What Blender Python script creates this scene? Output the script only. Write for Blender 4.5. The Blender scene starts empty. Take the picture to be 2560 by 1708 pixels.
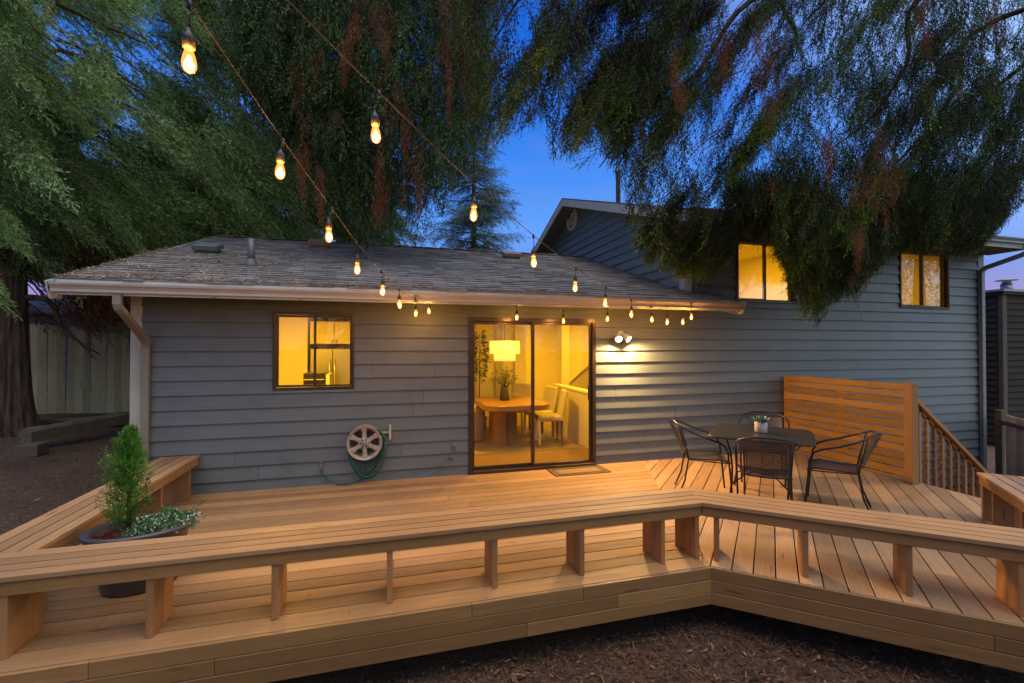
import bpy, bmesh, math, random
import numpy as np
from mathutils import Vector, Matrix, Euler

R = math.radians
random.seed(7)
scene = bpy.context.scene
COL = scene.collection

# ------------------------------------------------------------------ camera
cam_d = bpy.data.cameras.new('camera')
cam_d.lens, cam_d.sensor_width = 16.0, 36.0
cam_d.clip_start, cam_d.clip_end = 0.05, 600.0
cam = bpy.data.objects.new('camera', cam_d); COL.objects.link(cam)
CAM = Vector((0.0, -6.053, 1.702))          # z = 0 is the top of the deck, y = 0 the face of the back wall
cam.location = CAM
cam.rotation_euler = (R(90.654), 0, R(-15.39))
scene.camera = cam

# ------------------------------------------------------------------ render / view
scene.view_settings.view_transform = 'Standard'
scene.view_settings.look = 'None'
scene.view_settings.exposure = 0.0
scene.view_settings.gamma = 1.0
scene.cycles.use_denoising = True
scene.cycles.max_bounces = 8
scene.cycles.transparent_max_bounces = 16
scene.cycles.sample_clamp_indirect = 4.0
scene.cycles.caustics_reflective = False
scene.cycles.caustics_refractive = False

# ------------------------------------------------------------------ world: dusk sky, deep blue ahead, after-glow behind the camera
world = bpy.data.worlds.new('World'); scene.world = world; world.use_nodes = True
wt = world.node_tree; wt.nodes.clear()
def wn(t, **k):
    n = wt.nodes.new(t)
    for a, v in k.items(): setattr(n, a, v)
    return n
def ramp_set(n, stops, interp='LINEAR'):
    cr = n.color_ramp; cr.interpolation = interp
    while len(cr.elements) > 1: cr.elements.remove(cr.elements[-1])
    cr.elements[0].position, cr.elements[0].color = stops[0][0], (*stops[0][1], 1)
    for p, c in stops[1:]:
        e = cr.elements.new(p); e.color = (*c, 1)
tc = wn('ShaderNodeTexCoord')
sep = wn('ShaderNodeSeparateXYZ'); wt.links.new(tc.outputs['Generated'], sep.inputs[0])
rampB = wn('ShaderNodeValToRGB')             # the eastern sky by height (sine of the elevation)
ramp_set(rampB, [(0.0, (.42, .27, .42)), (.07, (.36, .26, .52)), (.13, (.16, .26, .70)), (.24, (.115, .33, .90)), (.34, (.055, .25, .84)),
                 (.52, (.014, .14, .68)), (.72, (.010, .10, .54)), (1.0, (.16, .27, .52))])
wt.links.new(sep.outputs['Z'], rampB.inputs[0])
noise = wn('ShaderNodeTexNoise'); noise.inputs['Scale'].default_value = 2.2; noise.inputs['Detail'].default_value = 4
mp = wn('ShaderNodeMapping'); mp.inputs['Scale'].default_value = (1, 1, 5.5)
wt.links.new(tc.outputs['Generated'], mp.inputs[0]); wt.links.new(mp.outputs[0], noise.inputs['Vector'])
cl = wn('ShaderNodeMapRange'); cl.inputs['From Min'].default_value = .46; cl.inputs['From Max'].default_value = .75
cl.inputs['To Max'].default_value = .30
wt.links.new(noise.outputs['Fac'], cl.inputs['Value'])
mixc = wn('ShaderNodeMix', data_type='RGBA'); mixc.inputs['B'].default_value = (.20, .27, .52, 1)
wt.links.new(cl.outputs[0], mixc.inputs['Factor']); wt.links.new(rampB.outputs[0], mixc.inputs['A'])
sky = wn('ShaderNodeTexSky', sky_type='NISHITA'); sky.sun_disc = False
sky.sun_elevation = R(4); sky.sun_rotation = R(195)
skys = wn('ShaderNodeVectorMath', operation='SCALE'); skys.inputs['Scale'].default_value = 0.10
wt.links.new(sky.outputs[0], skys.inputs[0])
dot = wn('ShaderNodeVectorMath', operation='DOT_PRODUCT'); dot.inputs[1].default_value = (.50, -.52, .70)
wt.links.new(tc.outputs['Generated'], dot.inputs[0])
gl = wn('ShaderNodeMapRange', interpolation_type='SMOOTHSTEP'); gl.inputs['From Min'].default_value = .2; gl.inputs['From Max'].default_value = .95
wt.links.new(dot.outputs['Value'], gl.inputs['Value'])
mixw = wn('ShaderNodeMix', data_type='RGBA')
wt.links.new(gl.outputs[0], mixw.inputs['Factor']); wt.links.new(mixc.outputs['Result'], mixw.inputs['A'])
glowc = wn('ShaderNodeMix', data_type='RGBA', blend_type='ADD'); glowc.inputs['Factor'].default_value = 1.0
glowc.inputs['A'].default_value = (.80, 1.05, 1.32, 1)
wt.links.new(skys.outputs[0], glowc.inputs['B'])
wt.links.new(glowc.outputs['Result'], mixw.inputs['B'])
bg = wn('ShaderNodeBackground'); bg.inputs['Strength'].default_value = 1.15
wt.links.new(mixw.outputs['Result'], bg.inputs['Color'])
wo = wn('ShaderNodeOutputWorld'); wt.links.new(bg.outputs[0], wo.inputs['Surface'])

# soft after-glow of the set sun, high and behind the camera
sun_d = bpy.data.lights.new('sun', 'SUN'); sun_d.energy = 1.75; sun_d.angle = R(60); sun_d.color = (1.0, .84, .66)
sun = bpy.data.objects.new('sun', sun_d); COL.objects.link(sun)
sun.rotation_euler = (R(10), 0, R(-6))

# ------------------------------------------------------------------ helpers
MATS = {}
def mat(name, base, rough=.6, metal=0.0, emis=None, estr=0.0, spec=.5):
    m = bpy.data.materials.new(name); m.use_nodes = True
    b = m.node_tree.nodes['Principled BSDF']
    b.inputs['Base Color'].default_value = (*base, 1); b.inputs['Roughness'].default_value = rough
    b.inputs['Metallic'].default_value = metal; b.inputs['Specular IOR Level'].default_value = spec
    if emis: b.inputs['Emission Color'].default_value = (*emis, 1); b.inputs['Emission Strength'].default_value = estr
    MATS[name] = m; return m
class NB:
    """small node-building helper on one material"""
    def __init__(s, m):
        s.t = m.node_tree; s.b = s.t.nodes.get('Principled BSDF'); s.out = s.t.nodes.get('Material Output')
    def n(s, typ, **k):
        x = s.t.nodes.new(typ)
        for a, v in k.items(): setattr(x, a, v)
        return x
    def l(s, a, b): s.t.links.new(a, b)
    def coord(s, scale=(1, 1, 1), rot=(0, 0, 0), shift=True):
        tc = s.n('ShaderNodeTexCoord'); v = tc.outputs['Object']
        if shift:
            at = s.n('ShaderNodeAttribute', attribute_name='rnd')
            mul = s.n('ShaderNodeVectorMath', operation='SCALE'); mul.inputs[0].default_value = (37.0, 53.0, 71.0)
            s.l(at.outputs['Fac'], mul.inputs['Scale'])
            mp0 = s.n('ShaderNodeMapping'); mp0.inputs['Rotation'].default_value = rot; s.l(v, mp0.inputs[0])
            ad = s.n('ShaderNodeVectorMath', operation='ADD'); s.l(mp0.outputs[0], ad.inputs[0]); s.l(mul.outputs[0], ad.inputs[1]); v = ad.outputs[0]
            mp = s.n('ShaderNodeMapping'); mp.inputs['Scale'].default_value = scale; s.l(v, mp.inputs[0])
        else:
            mp = s.n('ShaderNodeMapping'); mp.inputs['Scale'].default_value = scale; mp.inputs['Rotation'].default_value = rot; s.l(v, mp.inputs[0])
        return mp.outputs[0]
    def noise(s, v, sc, det=4, rough=.55, dist=0):
        x = s.n('ShaderNodeTexNoise'); x.inputs['Scale'].default_value = sc; x.inputs['Detail'].default_value = det
        x.inputs['Roughness'].default_value = rough; x.inputs['Distortion'].default_value = dist; s.l(v, x.inputs['Vector']); return x.outputs['Fac']
    def ramp(s, f, stops):
        x = s.n('ShaderNodeValToRGB'); ramp_set(x, stops); s.l(f, x.inputs[0]); return x.outputs[0]
    def mix(s, f, a, b, mode='MIX'):
        x = s.n('ShaderNodeMix', data_type='RGBA', blend_type=mode)
        for k, v in (('Factor', f), ('A', a), ('B', b)):
            if hasattr(v, 'is_linked') or hasattr(v, 'node'): s.l(v, x.inputs[k])
            elif k == 'Factor': x.inputs[k].default_value = v
            else: x.inputs[k].default_value = (*v, 1)
        return x.outputs['Result']
    def rng(s, f, a, b, c, d):
        x = s.n('ShaderNodeMapRange'); s.l(f, x.inputs['Value'])
        for k, v in zip(('From Min', 'From Max', 'To Min', 'To Max'), (a, b, c, d)): x.inputs[k].default_value = v
        return x.outputs[0]
    def bump(s, h, st, dist=.01):
        x = s.n('ShaderNodeBump'); x.inputs['Strength'].default_value = st; x.inputs['Distance'].default_value = dist
        s.l(h, x.inputs['Height']); s.l(x.outputs[0], s.b.inputs['Normal'])
    def rnd(s): return s.n('ShaderNodeAttribute', attribute_name='rnd').outputs['Fac']

def wood(name, c1, c2, rot=(0, 0, 0), axis='X', rough=.5, vary=.27, knots=True, bump=.15):
    m = mat(name, c1, rough); k = NB(m)
    sc = {'X': (1.2, 24, 24), 'Y': (24, 1.2, 24), 'Z': (24, 24, 1.2)}[axis]
    v = k.coord(sc, rot)
    g = k.noise(v, 1.6, 5, .6, .4); g2 = k.noise(v, 6.0, 3, .5)
    c = k.mix(k.rng(g, .32, .68, 0, 1), c1, c2)
    c = k.mix(k.rng(g2, .35, .7, 0, .35), c, tuple(x * .55 for x in c1))
    if knots:
        v2 = k.coord({'X': (1.3, 9, 9), 'Y': (9, 1.3, 9), 'Z': (9, 9, 1.3)}[axis], rot)
        vo = k.n('ShaderNodeTexVoronoi'); vo.inputs['Scale'].default_value = 1.0; k.l(v2, vo.inputs['Vector'])
        c = k.mix(k.rng(vo.outputs['Distance'], .045, .11, .75, 0), c, (.06, .028, .012))
    big = k.noise(k.coord((1, 1, 1), shift=False), 1.1, 3)
    c = k.mix(k.rng(big, .38, .68, 0, .45), c, tuple(x * .62 for x in c2))
    st = k.noise(k.coord((1, 1, 1), shift=False), 7.0, 5, .7, .5); c = k.mix(k.rng(st, .60, .74, 0, .35), c, tuple(x * .42 for x in c2))
    hs = k.n('ShaderNodeHueSaturation'); k.l(c, hs.inputs['Color']); k.l(k.rng(k.rnd(), 0, 1, 1 - vary, 1 + vary), hs.inputs['Value'])
    k.l(hs.outputs[0], k.b.inputs['Base Color']); k.l(k.rng(g, .3, .7, rough - .08, rough + .12), k.b.inputs['Roughness'])
    k.bump(g2, bump, .002)
    return m
def speckle(name, c1, c2, scale=8, rough=.7, metal=0, bump=0, det=5, lo=.35, hi=.68, vary=0):
    m = mat(name, c1, rough, metal); k = NB(m); v = k.coord((1, 1, 1), shift=vary > 0)
    f = k.noise(v, scale, det, .6); c = k.mix(k.rng(f, lo, hi, 0, 1), c1, c2)
    if vary:
        hs = k.n('ShaderNodeHueSaturation'); k.l(c, hs.inputs['Color']); k.l(k.rng(k.rnd(), 0, 1, 1 - vary, 1 + vary), hs.inputs['Value']); c = hs.outputs[0]
    k.l(c, k.b.inputs['Base Color'])
    if bump: k.bump(f, bump, .01)
    return m

class MB:
    """collects pieces; build() links them as ONE mesh object. Each piece carries a random number for its material."""
    def __init__(s): s.v = []; s.f = []; s.r = []; s.sm = []
    def add(s, vs, fs, r=None, smooth=False):
        o = len(s.v); s.v += [tuple(p) for p in vs]; r = random.random() if r is None else r
        for f in fs: s.f.append(tuple(i + o for i in f)); s.r.append(r); s.sm.append(smooth)
        return s
    def box(s, x0, x1, y0, y1, z0, z1, r=None):
        vs = [(x0, y0, z0), (x1, y0, z0), (x1, y1, z0), (x0, y1, z0), (x0, y0, z1), (x1, y0, z1), (x1, y1, z1), (x0, y1, z1)]
        return s.add(vs, [(3, 2, 1, 0), (4, 5, 6, 7), (0, 1, 5, 4), (1, 2, 6, 5), (2, 3, 7, 6), (3, 0, 4, 7)], r)
    def prism(s, poly, z0, z1, r=None):
        n = len(poly); a = sum(poly[i][0] * poly[(i + 1) % n][1] - poly[(i + 1) % n][0] * poly[i][1] for i in range(n))
        if a < 0: poly = poly[::-1]
        vs = [(p[0], p[1], z0) for p in poly] + [(p[0], p[1], z1) for p in poly]
        return s.add(vs, [tuple(range(n))[::-1], tuple(range(n, 2 * n))] + [(i, (i + 1) % n, n + (i + 1) % n, n + i) for i in range(n)], r)
    def ext(s, prof, p0, ax, p_u, p_v, length, r=None, smooth=False):
        """profile (u,v) swept from p0 along ax"""
        p0, ax, u, v = Vector(p0), Vector(ax).normalized(), Vector(p_u), Vector(p_v); n = len(prof)
        a = [p0 + u * q[0] + v * q[1] for q in prof]; b = [p + ax * length for p in a]
        return s.add(a + b, [tuple(range(n))[::-1], tuple(range(n, 2 * n))] + [(i, (i + 1) % n, n + (i + 1) % n, n + i) for i in range(n)], r, smooth)
    def obox(s, c, ax, ay, az, r=None):
        c, ax, ay, az = Vector(c), Vector(ax), Vector(ay), Vector(az)
        vs = [c + ax * i + ay * j + az * k for k in (-1, 1) for (i, j) in ((-1, -1), (1, -1), (1, 1), (-1, 1))]
        return s.add(vs, [(3, 2, 1, 0), (4, 5, 6, 7), (0, 1, 5, 4), (1, 2, 6, 5), (2, 3, 7, 6), (3, 0, 4, 7)], r)
    def tube(s, pts, rad, n=8, closed=False, r=None, caps=True):
        pts = [Vector(p) for p in pts]; N = len(pts); rads = rad if hasattr(rad, '__len__') else [rad] * N
        vs = []; up = Vector((0, 0, 1)); prev = None
        for i, p in enumerate(pts):
            t = (pts[(i + 1) % N] - pts[i - 1]) if closed else (pts[min(i + 1, N - 1)] - pts[max(i - 1, 0)])
            t = t.normalized() if t.length > 1e-9 else Vector((0, 0, 1))
            if prev is None:
                a = t.cross(up) if abs(t.dot(up)) < .95 else t.cross(Vector((1, 0, 0)))
            else: a = prev - t * prev.dot(t)
            if a.length < 1e-6: a = t.orthogonal()
            a.normalize(); prev = a; b = t.cross(a)
            vs += [p + (a * math.cos(2 * math.pi * k / n) + b * math.sin(2 * math.pi * k / n)) * rads[i] for k in range(n)]
        fs = []
        for i in range(N if closed else N - 1):
            j = (i + 1) % N
            fs += [(i * n + k, i * n + (k + 1) % n, j * n + (k + 1) % n, j * n + k) for k in range(n)]
        s.add(vs, fs, r, True)
        if caps and not closed:
            o = len(s.v) - len(vs)
            s.f.append(tuple(o + k for k in range(n))[::-1]); s.f.append(tuple(o + (N - 1) * n + k for k in range(n)))
            s.r += [s.r[-1]] * 2; s.sm += [False] * 2
        return s
    def lathe(s, prof, n=24, c=(0, 0, 0), M=None, r=None, sx=1, sy=1, cap=True):
        """profile of (radius, z)"""
        vs = []
        for (rad, z) in prof:
            for k in range(n):
                a = 2 * math.pi * k / n; p = Vector((rad * math.cos(a) * sx, rad * math.sin(a) * sy, z))
                if M is not None: p = M @ p
                vs.append(p + Vector(c))
        fs = []
        for i in range(len(prof) - 1):
            fs += [(i * n + k, i * n + (k + 1) % n, (i + 1) * n + (k + 1) % n, (i + 1) * n + k) for k in range(n)]
        s.add(vs, fs, r, True)
        if cap:
            o = len(s.v) - len(vs); rr = s.r[-1]
            if prof[0][0] > 1e-4: s.f.append(tuple(o + k for k in range(n))[::-1]); s.r.append(rr); s.sm.append(False)
            if prof[-1][0] > 1e-4: s.f.append(tuple(o + (len(prof) - 1) * n + k for k in range(n))); s.r.append(rr); s.sm.append(False)
        return s
    def build(s, name, m, parent=None, bevel=0, recalc=False):
        me = bpy.data.meshes.new(name); me.from_pydata(s.v, [], s.f)
        at = me.attributes.new('rnd', 'FLOAT', 'FACE'); at.data.foreach_set('value', s.r)
        me.polygons.foreach_set('use_smooth', s.sm)
        if m: me.materials.append(m)
        if recalc:
            bm = bmesh.new(); bm.from_mesh(me); bmesh.ops.recalc_face_normals(bm, faces=bm.faces); bm.to_mesh(me); bm.free()
        o = bpy.data.objects.new(name, me); COL.objects.link(o)
        if parent:
            o.parent = parent; o.matrix_parent_inverse = Matrix.Identity(4)
            if parent.get('_w') is not None: o.matrix_parent_inverse = Matrix.Translation(-Vector(parent['_w']))
        if bevel:
            b = o.modifiers.new('bevel', 'BEVEL'); b.width = bevel; b.segments = 1; b.limit_method = 'ANGLE'; b.angle_limit = R(40)
        return o
def arr_mesh(name, V, Q, r, m, parent=None):
    """V (N,3), Q (M,k): fast mesh from numpy arrays"""
    me = bpy.data.meshes.new(name); k = Q.shape[1]; M = len(Q)
    me.vertices.add(len(V)); me.vertices.foreach_set('co', V.astype(np.float32).ravel())
    me.loops.add(M * k); me.loops.foreach_set('vertex_index', Q.astype(np.int32).ravel())
    me.polygons.add(M); me.polygons.foreach_set('loop_start', np.arange(0, M * k, k, dtype=np.int32))
    at = me.attributes.new('rnd', 'FLOAT', 'FACE'); at.data.foreach_set('value', r.astype(np.float32))
    me.update(calc_edges=True); me.materials.append(m)
    o = bpy.data.objects.new(name, me); COL.objects.link(o)
    if parent: o.parent = parent
    return o
def tag(o, label, cat, group=None, kind=None):
    o['label'] = label; o['category'] = cat
    if group: o['group'] = group
    if kind: o['kind'] = kind
    return o
def structure(o): o['kind'] = 'structure'; return o
def thing(name, label, cat, group=None, loc=None, rz=0):
    o = bpy.data.objects.new(name, None); COL.objects.link(o); o.empty_display_size = .1
    if loc: o.location = loc; o.rotation_euler = (0, 0, rz)
    return tag(o, label, cat, group)
def dup(o, parent=None):
    c = o.copy(); COL.objects.link(c)
    if parent: c.parent = parent
    for ch in list(o.children): dup(ch, c)
    return c
def at(px, py, dep):
    """a point seen at px,py of the 2350x1568 view, dep metres along the axis"""
    k = 2560 / 2350; u = (px * k - 1280) / 1137.8; v = -(py * k - 854) / 1137.8
    a, p = R(15.39), R(.654)
    F = Vector((math.sin(a) * math.cos(p), math.cos(a) * math.cos(p), math.sin(p))); Rt = Vector((math.cos(a), -math.sin(a), 0)); U = Rt.cross(F)
    return CAM + (F + Rt * u + U * v) * dep
def clip(poly, conv):
    """clip polygon by a convex counter-clockwise polygon"""
    out = poly
    for i in range(len(conv)):
        a, b = conv[i], conv[(i + 1) % len(conv)]; inp, out = out, []
        side = lambda p: (b[0] - a[0]) * (p[1] - a[1]) - (b[1] - a[1]) * (p[0] - a[0])
        for j in range(len(inp)):
            p, q = inp[j], inp[(j + 1) % len(inp)]; sp, sq = side(p), side(q)
            if sp >= 0: out.append(p)
            if (sp >= 0) != (sq >= 0):
                t = sp / (sp - sq); out.append((p[0] + t * (q[0] - p[0]), p[1] + t * (q[1] - p[1])))
        if len(out) < 3: return []
    return out

# ------------------------------------------------------------------ materials
CED1, CED2 = (.45, .255, .115), (.36, .19, .078)
m_deckX = wood('deck_wood_long', CED1, CED2, axis='X', rough=.62)
m_deckD = wood('deck_wood_diagonal', (.45, .27, .14), (.38, .215, .105), rot=(0, 0, R(-45)), axis='X', rough=.58)  # paler than the long boards: sky sheen put into the colour
m_benX = wood('bench_wood_long', CED1, CED2, axis='X', rough=.62)
m_benY = wood('bench_wood_across', CED1, CED2, axis='Y', rough=.62)
m_benR = wood('bench_wood_right', CED1, CED2, rot=(0, 0, R(40.5)), axis='X', rough=.62)
m_ben3 = wood('bench_wood_far', CED1, CED2, rot=(0, 0, R(-45)), axis='X', rough=.45)
APR1, APR2 = (.34, .18, .062), (.26, .13, .043)  # darker cedar tones: shade on front-facing skirts and aprons put into the colour
m_skirtX = wood('shaded_skirt_wood_long', APR1, APR2, axis='X', rough=.5)
m_skirtR = wood('shaded_skirt_wood_right', APR1, APR2, rot=(0, 0, R(40.5)), axis='X', rough=.5)
m_woodZ = wood('upright_wood', (.44, .22, .085), (.35, .165, .06), axis='Z', rough=.5)
m_screen = wood('screen_wood', (.43, .205, .034), (.36, .16, .022), axis='Y', rough=.5)
m_screenZ = wood('screen_post_wood', (.50, .25, .085), (.42, .19, .06), axis='Z', rough=.5)
m_rail = wood('stair_wood', (.46, .22, .07), (.38, .17, .05), axis='X', rough=.5)
m_fenceL = wood('mossy_fence_wood', (.68, .55, .34), (.48, .42, .22), axis='Z', rough=.85, vary=.35, bump=.5)
m_fenceR = wood('new_fence_wood', (.78, .60, .42), (.64, .48, .32), axis='Z', rough=.8, vary=.3)
m_timber = wood('weathered_timber', (.20, .15, .09), (.10, .07, .042), axis='X', rough=.9, bump=.8)

def siding_mat(name, base, stain=.5, rough=.48):
    m = mat(name, base, rough, spec=.5 if rough < .8 else .15); k = NB(m)
    v = k.coord((.7, 9, 14)); f = k.noise(v, 2.0, 4, .6); g = k.noise(k.coord((1, 1, 1), shift=False), 2.3, 5, .6)
    c = k.mix(k.rng(f, .3, .7, 0, 1), base, tuple(x * .84 for x in base))
    c = k.mix(k.rng(g, .52, .78, 0, stain), c, tuple(x * .62 for x in base))
    hs = k.n('ShaderNodeHueSaturation'); k.l(c, hs.inputs['Color']); k.l(k.rng(k.rnd(), 0, 1, .93, 1.07), hs.inputs['Value'])
    k.l(hs.outputs[0], k.b.inputs['Base Color']); k.bump(f, .12, .003); return m
m_siding = siding_mat('grey_lap_siding', (.146, .162, .164), .7)
m_gable = siding_mat('gable_lap_siding', (.22, .30, .29))
m_dark_siding = siding_mat('weathered_dark_siding', (.045, .036, .029), .8, .9)
m_dark_blue = siding_mat('dark_blue_siding', (.045, .05, .065), .4, .9)
m_wallback = mat('wall_sheathing', (.06, .06, .06), .9)
m_trimL = speckle('beige_trim_paint', (.50, .47, .36), (.43, .40, .31), 5, .55)
m_trimW = speckle('pale_trim_paint', (.56, .60, .57), (.48, .52, .50), 6, .5)
m_gut = speckle('cream_gutter_metal', (.47, .39, .32), (.41, .34, .28), 4, .45)
m_gutD = speckle('grey_gutter_metal', (.20, .22, .235), (.16, .18, .20), 4, .4)
m_dsL = speckle('taupe_downspout', (.27, .22, .18), (.23, .19, .155), 5, .45)
m_soffit = mat('soffit_paint', (.30, .25, .20), .6)
m_frame = speckle('bronze_aluminium', (.075, .048, .032), (.055, .036, .026), 10, .35, .5)
m_vent = mat('roof_vent_green', (.10, .125, .115), .45)
m_vent_tan = mat('roof_vent_tan', (.22, .16, .12), .5)
m_pipe = speckle('vent_pipe', (.12, .115, .13), (.09, .085, .10), 9, .4)
m_steel = speckle('grey_metal', (.30, .30, .30), (.24, .24, .24), 9, .35, .6)
m_black = mat('black_plastic', (.012, .012, .013), .35)

def shingle_mat():
    m = mat('worn_shingles', (.14, .13, .125), .85); k = NB(m); v = k.coord((1, 1, 1))
    f = k.noise(v, 55, 4, .7); g = k.noise(k.coord((1, 1, 1), shift=False), 1.7, 5, .65); h = k.noise(k.coord((4, 12, 4), shift=False), 3, 4, .7)
    c = k.mix(k.rng(f, .3, .7, 0, 1), (.125, .118, .115), (.27, .265, .265))
    c = k.mix(k.rng(g, .42, .7, 0, .6), c, (.145, .115, .085)); c = k.mix(k.rng(h, .56, .74, 0, .7), c, (.13, .085, .05))
    hs = k.n('ShaderNodeHueSaturation'); k.l(c, hs.inputs['Color']); k.l(k.rng(k.rnd(), 0, 1, .62, 1.3), hs.inputs['Value'])
    k.l(hs.outputs[0], k.b.inputs['Base Color']); k.bump(f, .5, .006); return m
m_shingle = shingle_mat()

def glass_mat(name, tint=(1, 1, 1), f0=.06):
    """thin clear sheet: the same from both sides, mirror share by Schlick's rule"""
    m = bpy.data.materials.new(name); m.use_nodes = True; t = m.node_tree; t.nodes.clear()
    N = t.nodes.new; L = t.links.new
    o = N('ShaderNodeOutputMaterial'); mx = N('ShaderNodeMixShader'); tr = N('ShaderNodeBsdfTransparent'); gs = N('ShaderNodeBsdfGlossy')
    tr.inputs[0].default_value = (*tint, 1); gs.inputs['Roughness'].default_value = .015
    g = N('ShaderNodeNewGeometry'); d = N('ShaderNodeVectorMath'); d.operation = 'DOT_PRODUCT'; L(g.outputs['Normal'], d.inputs[0]); L(g.outputs['Incoming'], d.inputs[1])
    def M(op, a, b=None):
        n = N('ShaderNodeMath'); n.operation = op
        for i, v in enumerate((a, b)):
            if v is None: continue
            if isinstance(v, (int, float)): n.inputs[i].default_value = v
            else: L(v, n.inputs[i])
        return n.outputs[0]
    c = M('ABSOLUTE', d.outputs['Value']); p = M('POWER', M('SUBTRACT', 1.0, c), 5.0); f = M('ADD', M('MULTIPLY', p, 1 - f0), f0)
    L(f, mx.inputs[0]); L(tr.outputs[0], mx.inputs[1]); L(gs.outputs[0], mx.inputs[2]); L(mx.outputs[0], o.inputs[0])
    return m
m_glass = glass_mat('window_glass', (.95, .95, .93), .04); m_glass_up = glass_mat('upper_window_glass', (.93, .93, .91), .10)
m_bulbglass = glass_mat('amber_bulb_glass', (1.0, .80, .50), .04)
def _glow(m):
    t = m.node_tree; o = t.nodes['Material Output']; e = t.nodes.new('ShaderNodeEmission'); e.inputs[0].default_value = (1.0, .36, .05, 1); e.inputs[1].default_value = .95
    a = t.nodes.new('ShaderNodeAddShader'); l = o.inputs[0].links[0].from_socket; t.links.new(l, a.inputs[0]); t.links.new(e.outputs[0], a.inputs[1]); t.links.new(a.outputs[0], o.inputs[0])
_glow(m_bulbglass)
m_filament = mat('glowing_filament', (1, .6, .2), .5, emis=(1.0, .42, .085), estr=60)
m_bulb_core = mat('glowing_bulb_core', (1, .6, .2), .5, emis=(1.0, .50, .11), estr=16)
m_socket = mat('black_bulb_socket', (.018, .015, .013), .45)
m_cable = speckle('brown_cable', (.035, .022, .014), (.02, .014, .010), 30, .6)
m_led = mat('lit_flood_lens', (1, 1, 1), .4, emis=(1.0, .80, .45), estr=16)
m_shade = mat('lit_lamp_shade', (.8, .7, .5), .8, emis=(1.0, .56, .10), estr=1.25)

# interior
m_iwall = mat('interior_paint', (.74, .66, .48), .8)
m_iwall2 = mat('interior_paint_grey', (.50, .45, .36), .8)
m_iwhite = mat('interior_white_paint', (.82, .78, .68), .6)
m_ifloor = wood('interior_floor', (.46, .28, .13), (.36, .21, .09), axis='X', rough=.35)
m_rug = speckle('rug', (.34, .27, .18), (.25, .2, .13), 14, .95)
m_table = wood('table_wood', (.52, .27, .10), (.42, .2, .07), axis='X', rough=.35, knots=False)
m_pedestal = mat('dark_pedestal', (.10, .07, .05), .5)
m_chairf = mat('chair_fabric', (.62, .55, .40), .9)
m_vase = speckle('dark_vase', (.055, .04, .03), (.035, .028, .022), 12, .55)
m_stainless = mat('stainless_door', (.50, .48, .45), .32, .75)
m_handle = mat('bright_handle', (.8, .78, .72), .25, .8)
m_cab = mat('cabinet_paint', (.72, .64, .46), .5)

# ------------------------------------------------------------------ ground
def gz(x, y):
    z = -.50 + .115 * max(0.0, min(9.0, -(x + 2.6))) + .035 * max(0.0, min(9.0, y)) * (1 if x < 4.5 else 0)
    if x > 6.3: z -= min(.45, (x - 6.3) * .22)
    return z
def ground_mat():
    m = mat('bark_mulch', (.05, .03, .02), .95); k = NB(m); v = k.coord((1, 1, 1), shift=False)
    f = k.noise(v, 28, 6, .72); g = k.noise(v, 1.6, 4, .6)
    vo = k.n('ShaderNodeTexVoronoi'); vo.inputs['Scale'].default_value = 42; k.l(v, vo.inputs['Vector'])
    c = k.ramp(f, [(.25, (.02, .011, .006)), (.5, (.13, .066, .034)), (.66, (.25, .135, .07)), (.85, (.36, .22, .12))])
    c = k.mix(k.rng(vo.outputs['Distance'], 0, .6, .55, 0), c, (.02, .011, .007)); c = k.mix(k.rng(g, .4, .7, 0, .5), c, (.035, .022, .014))
    k.l(c, k.b.inputs['Base Color']); k.bump(f, 1.0, .03); return m
m_ground = ground_mat()
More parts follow.
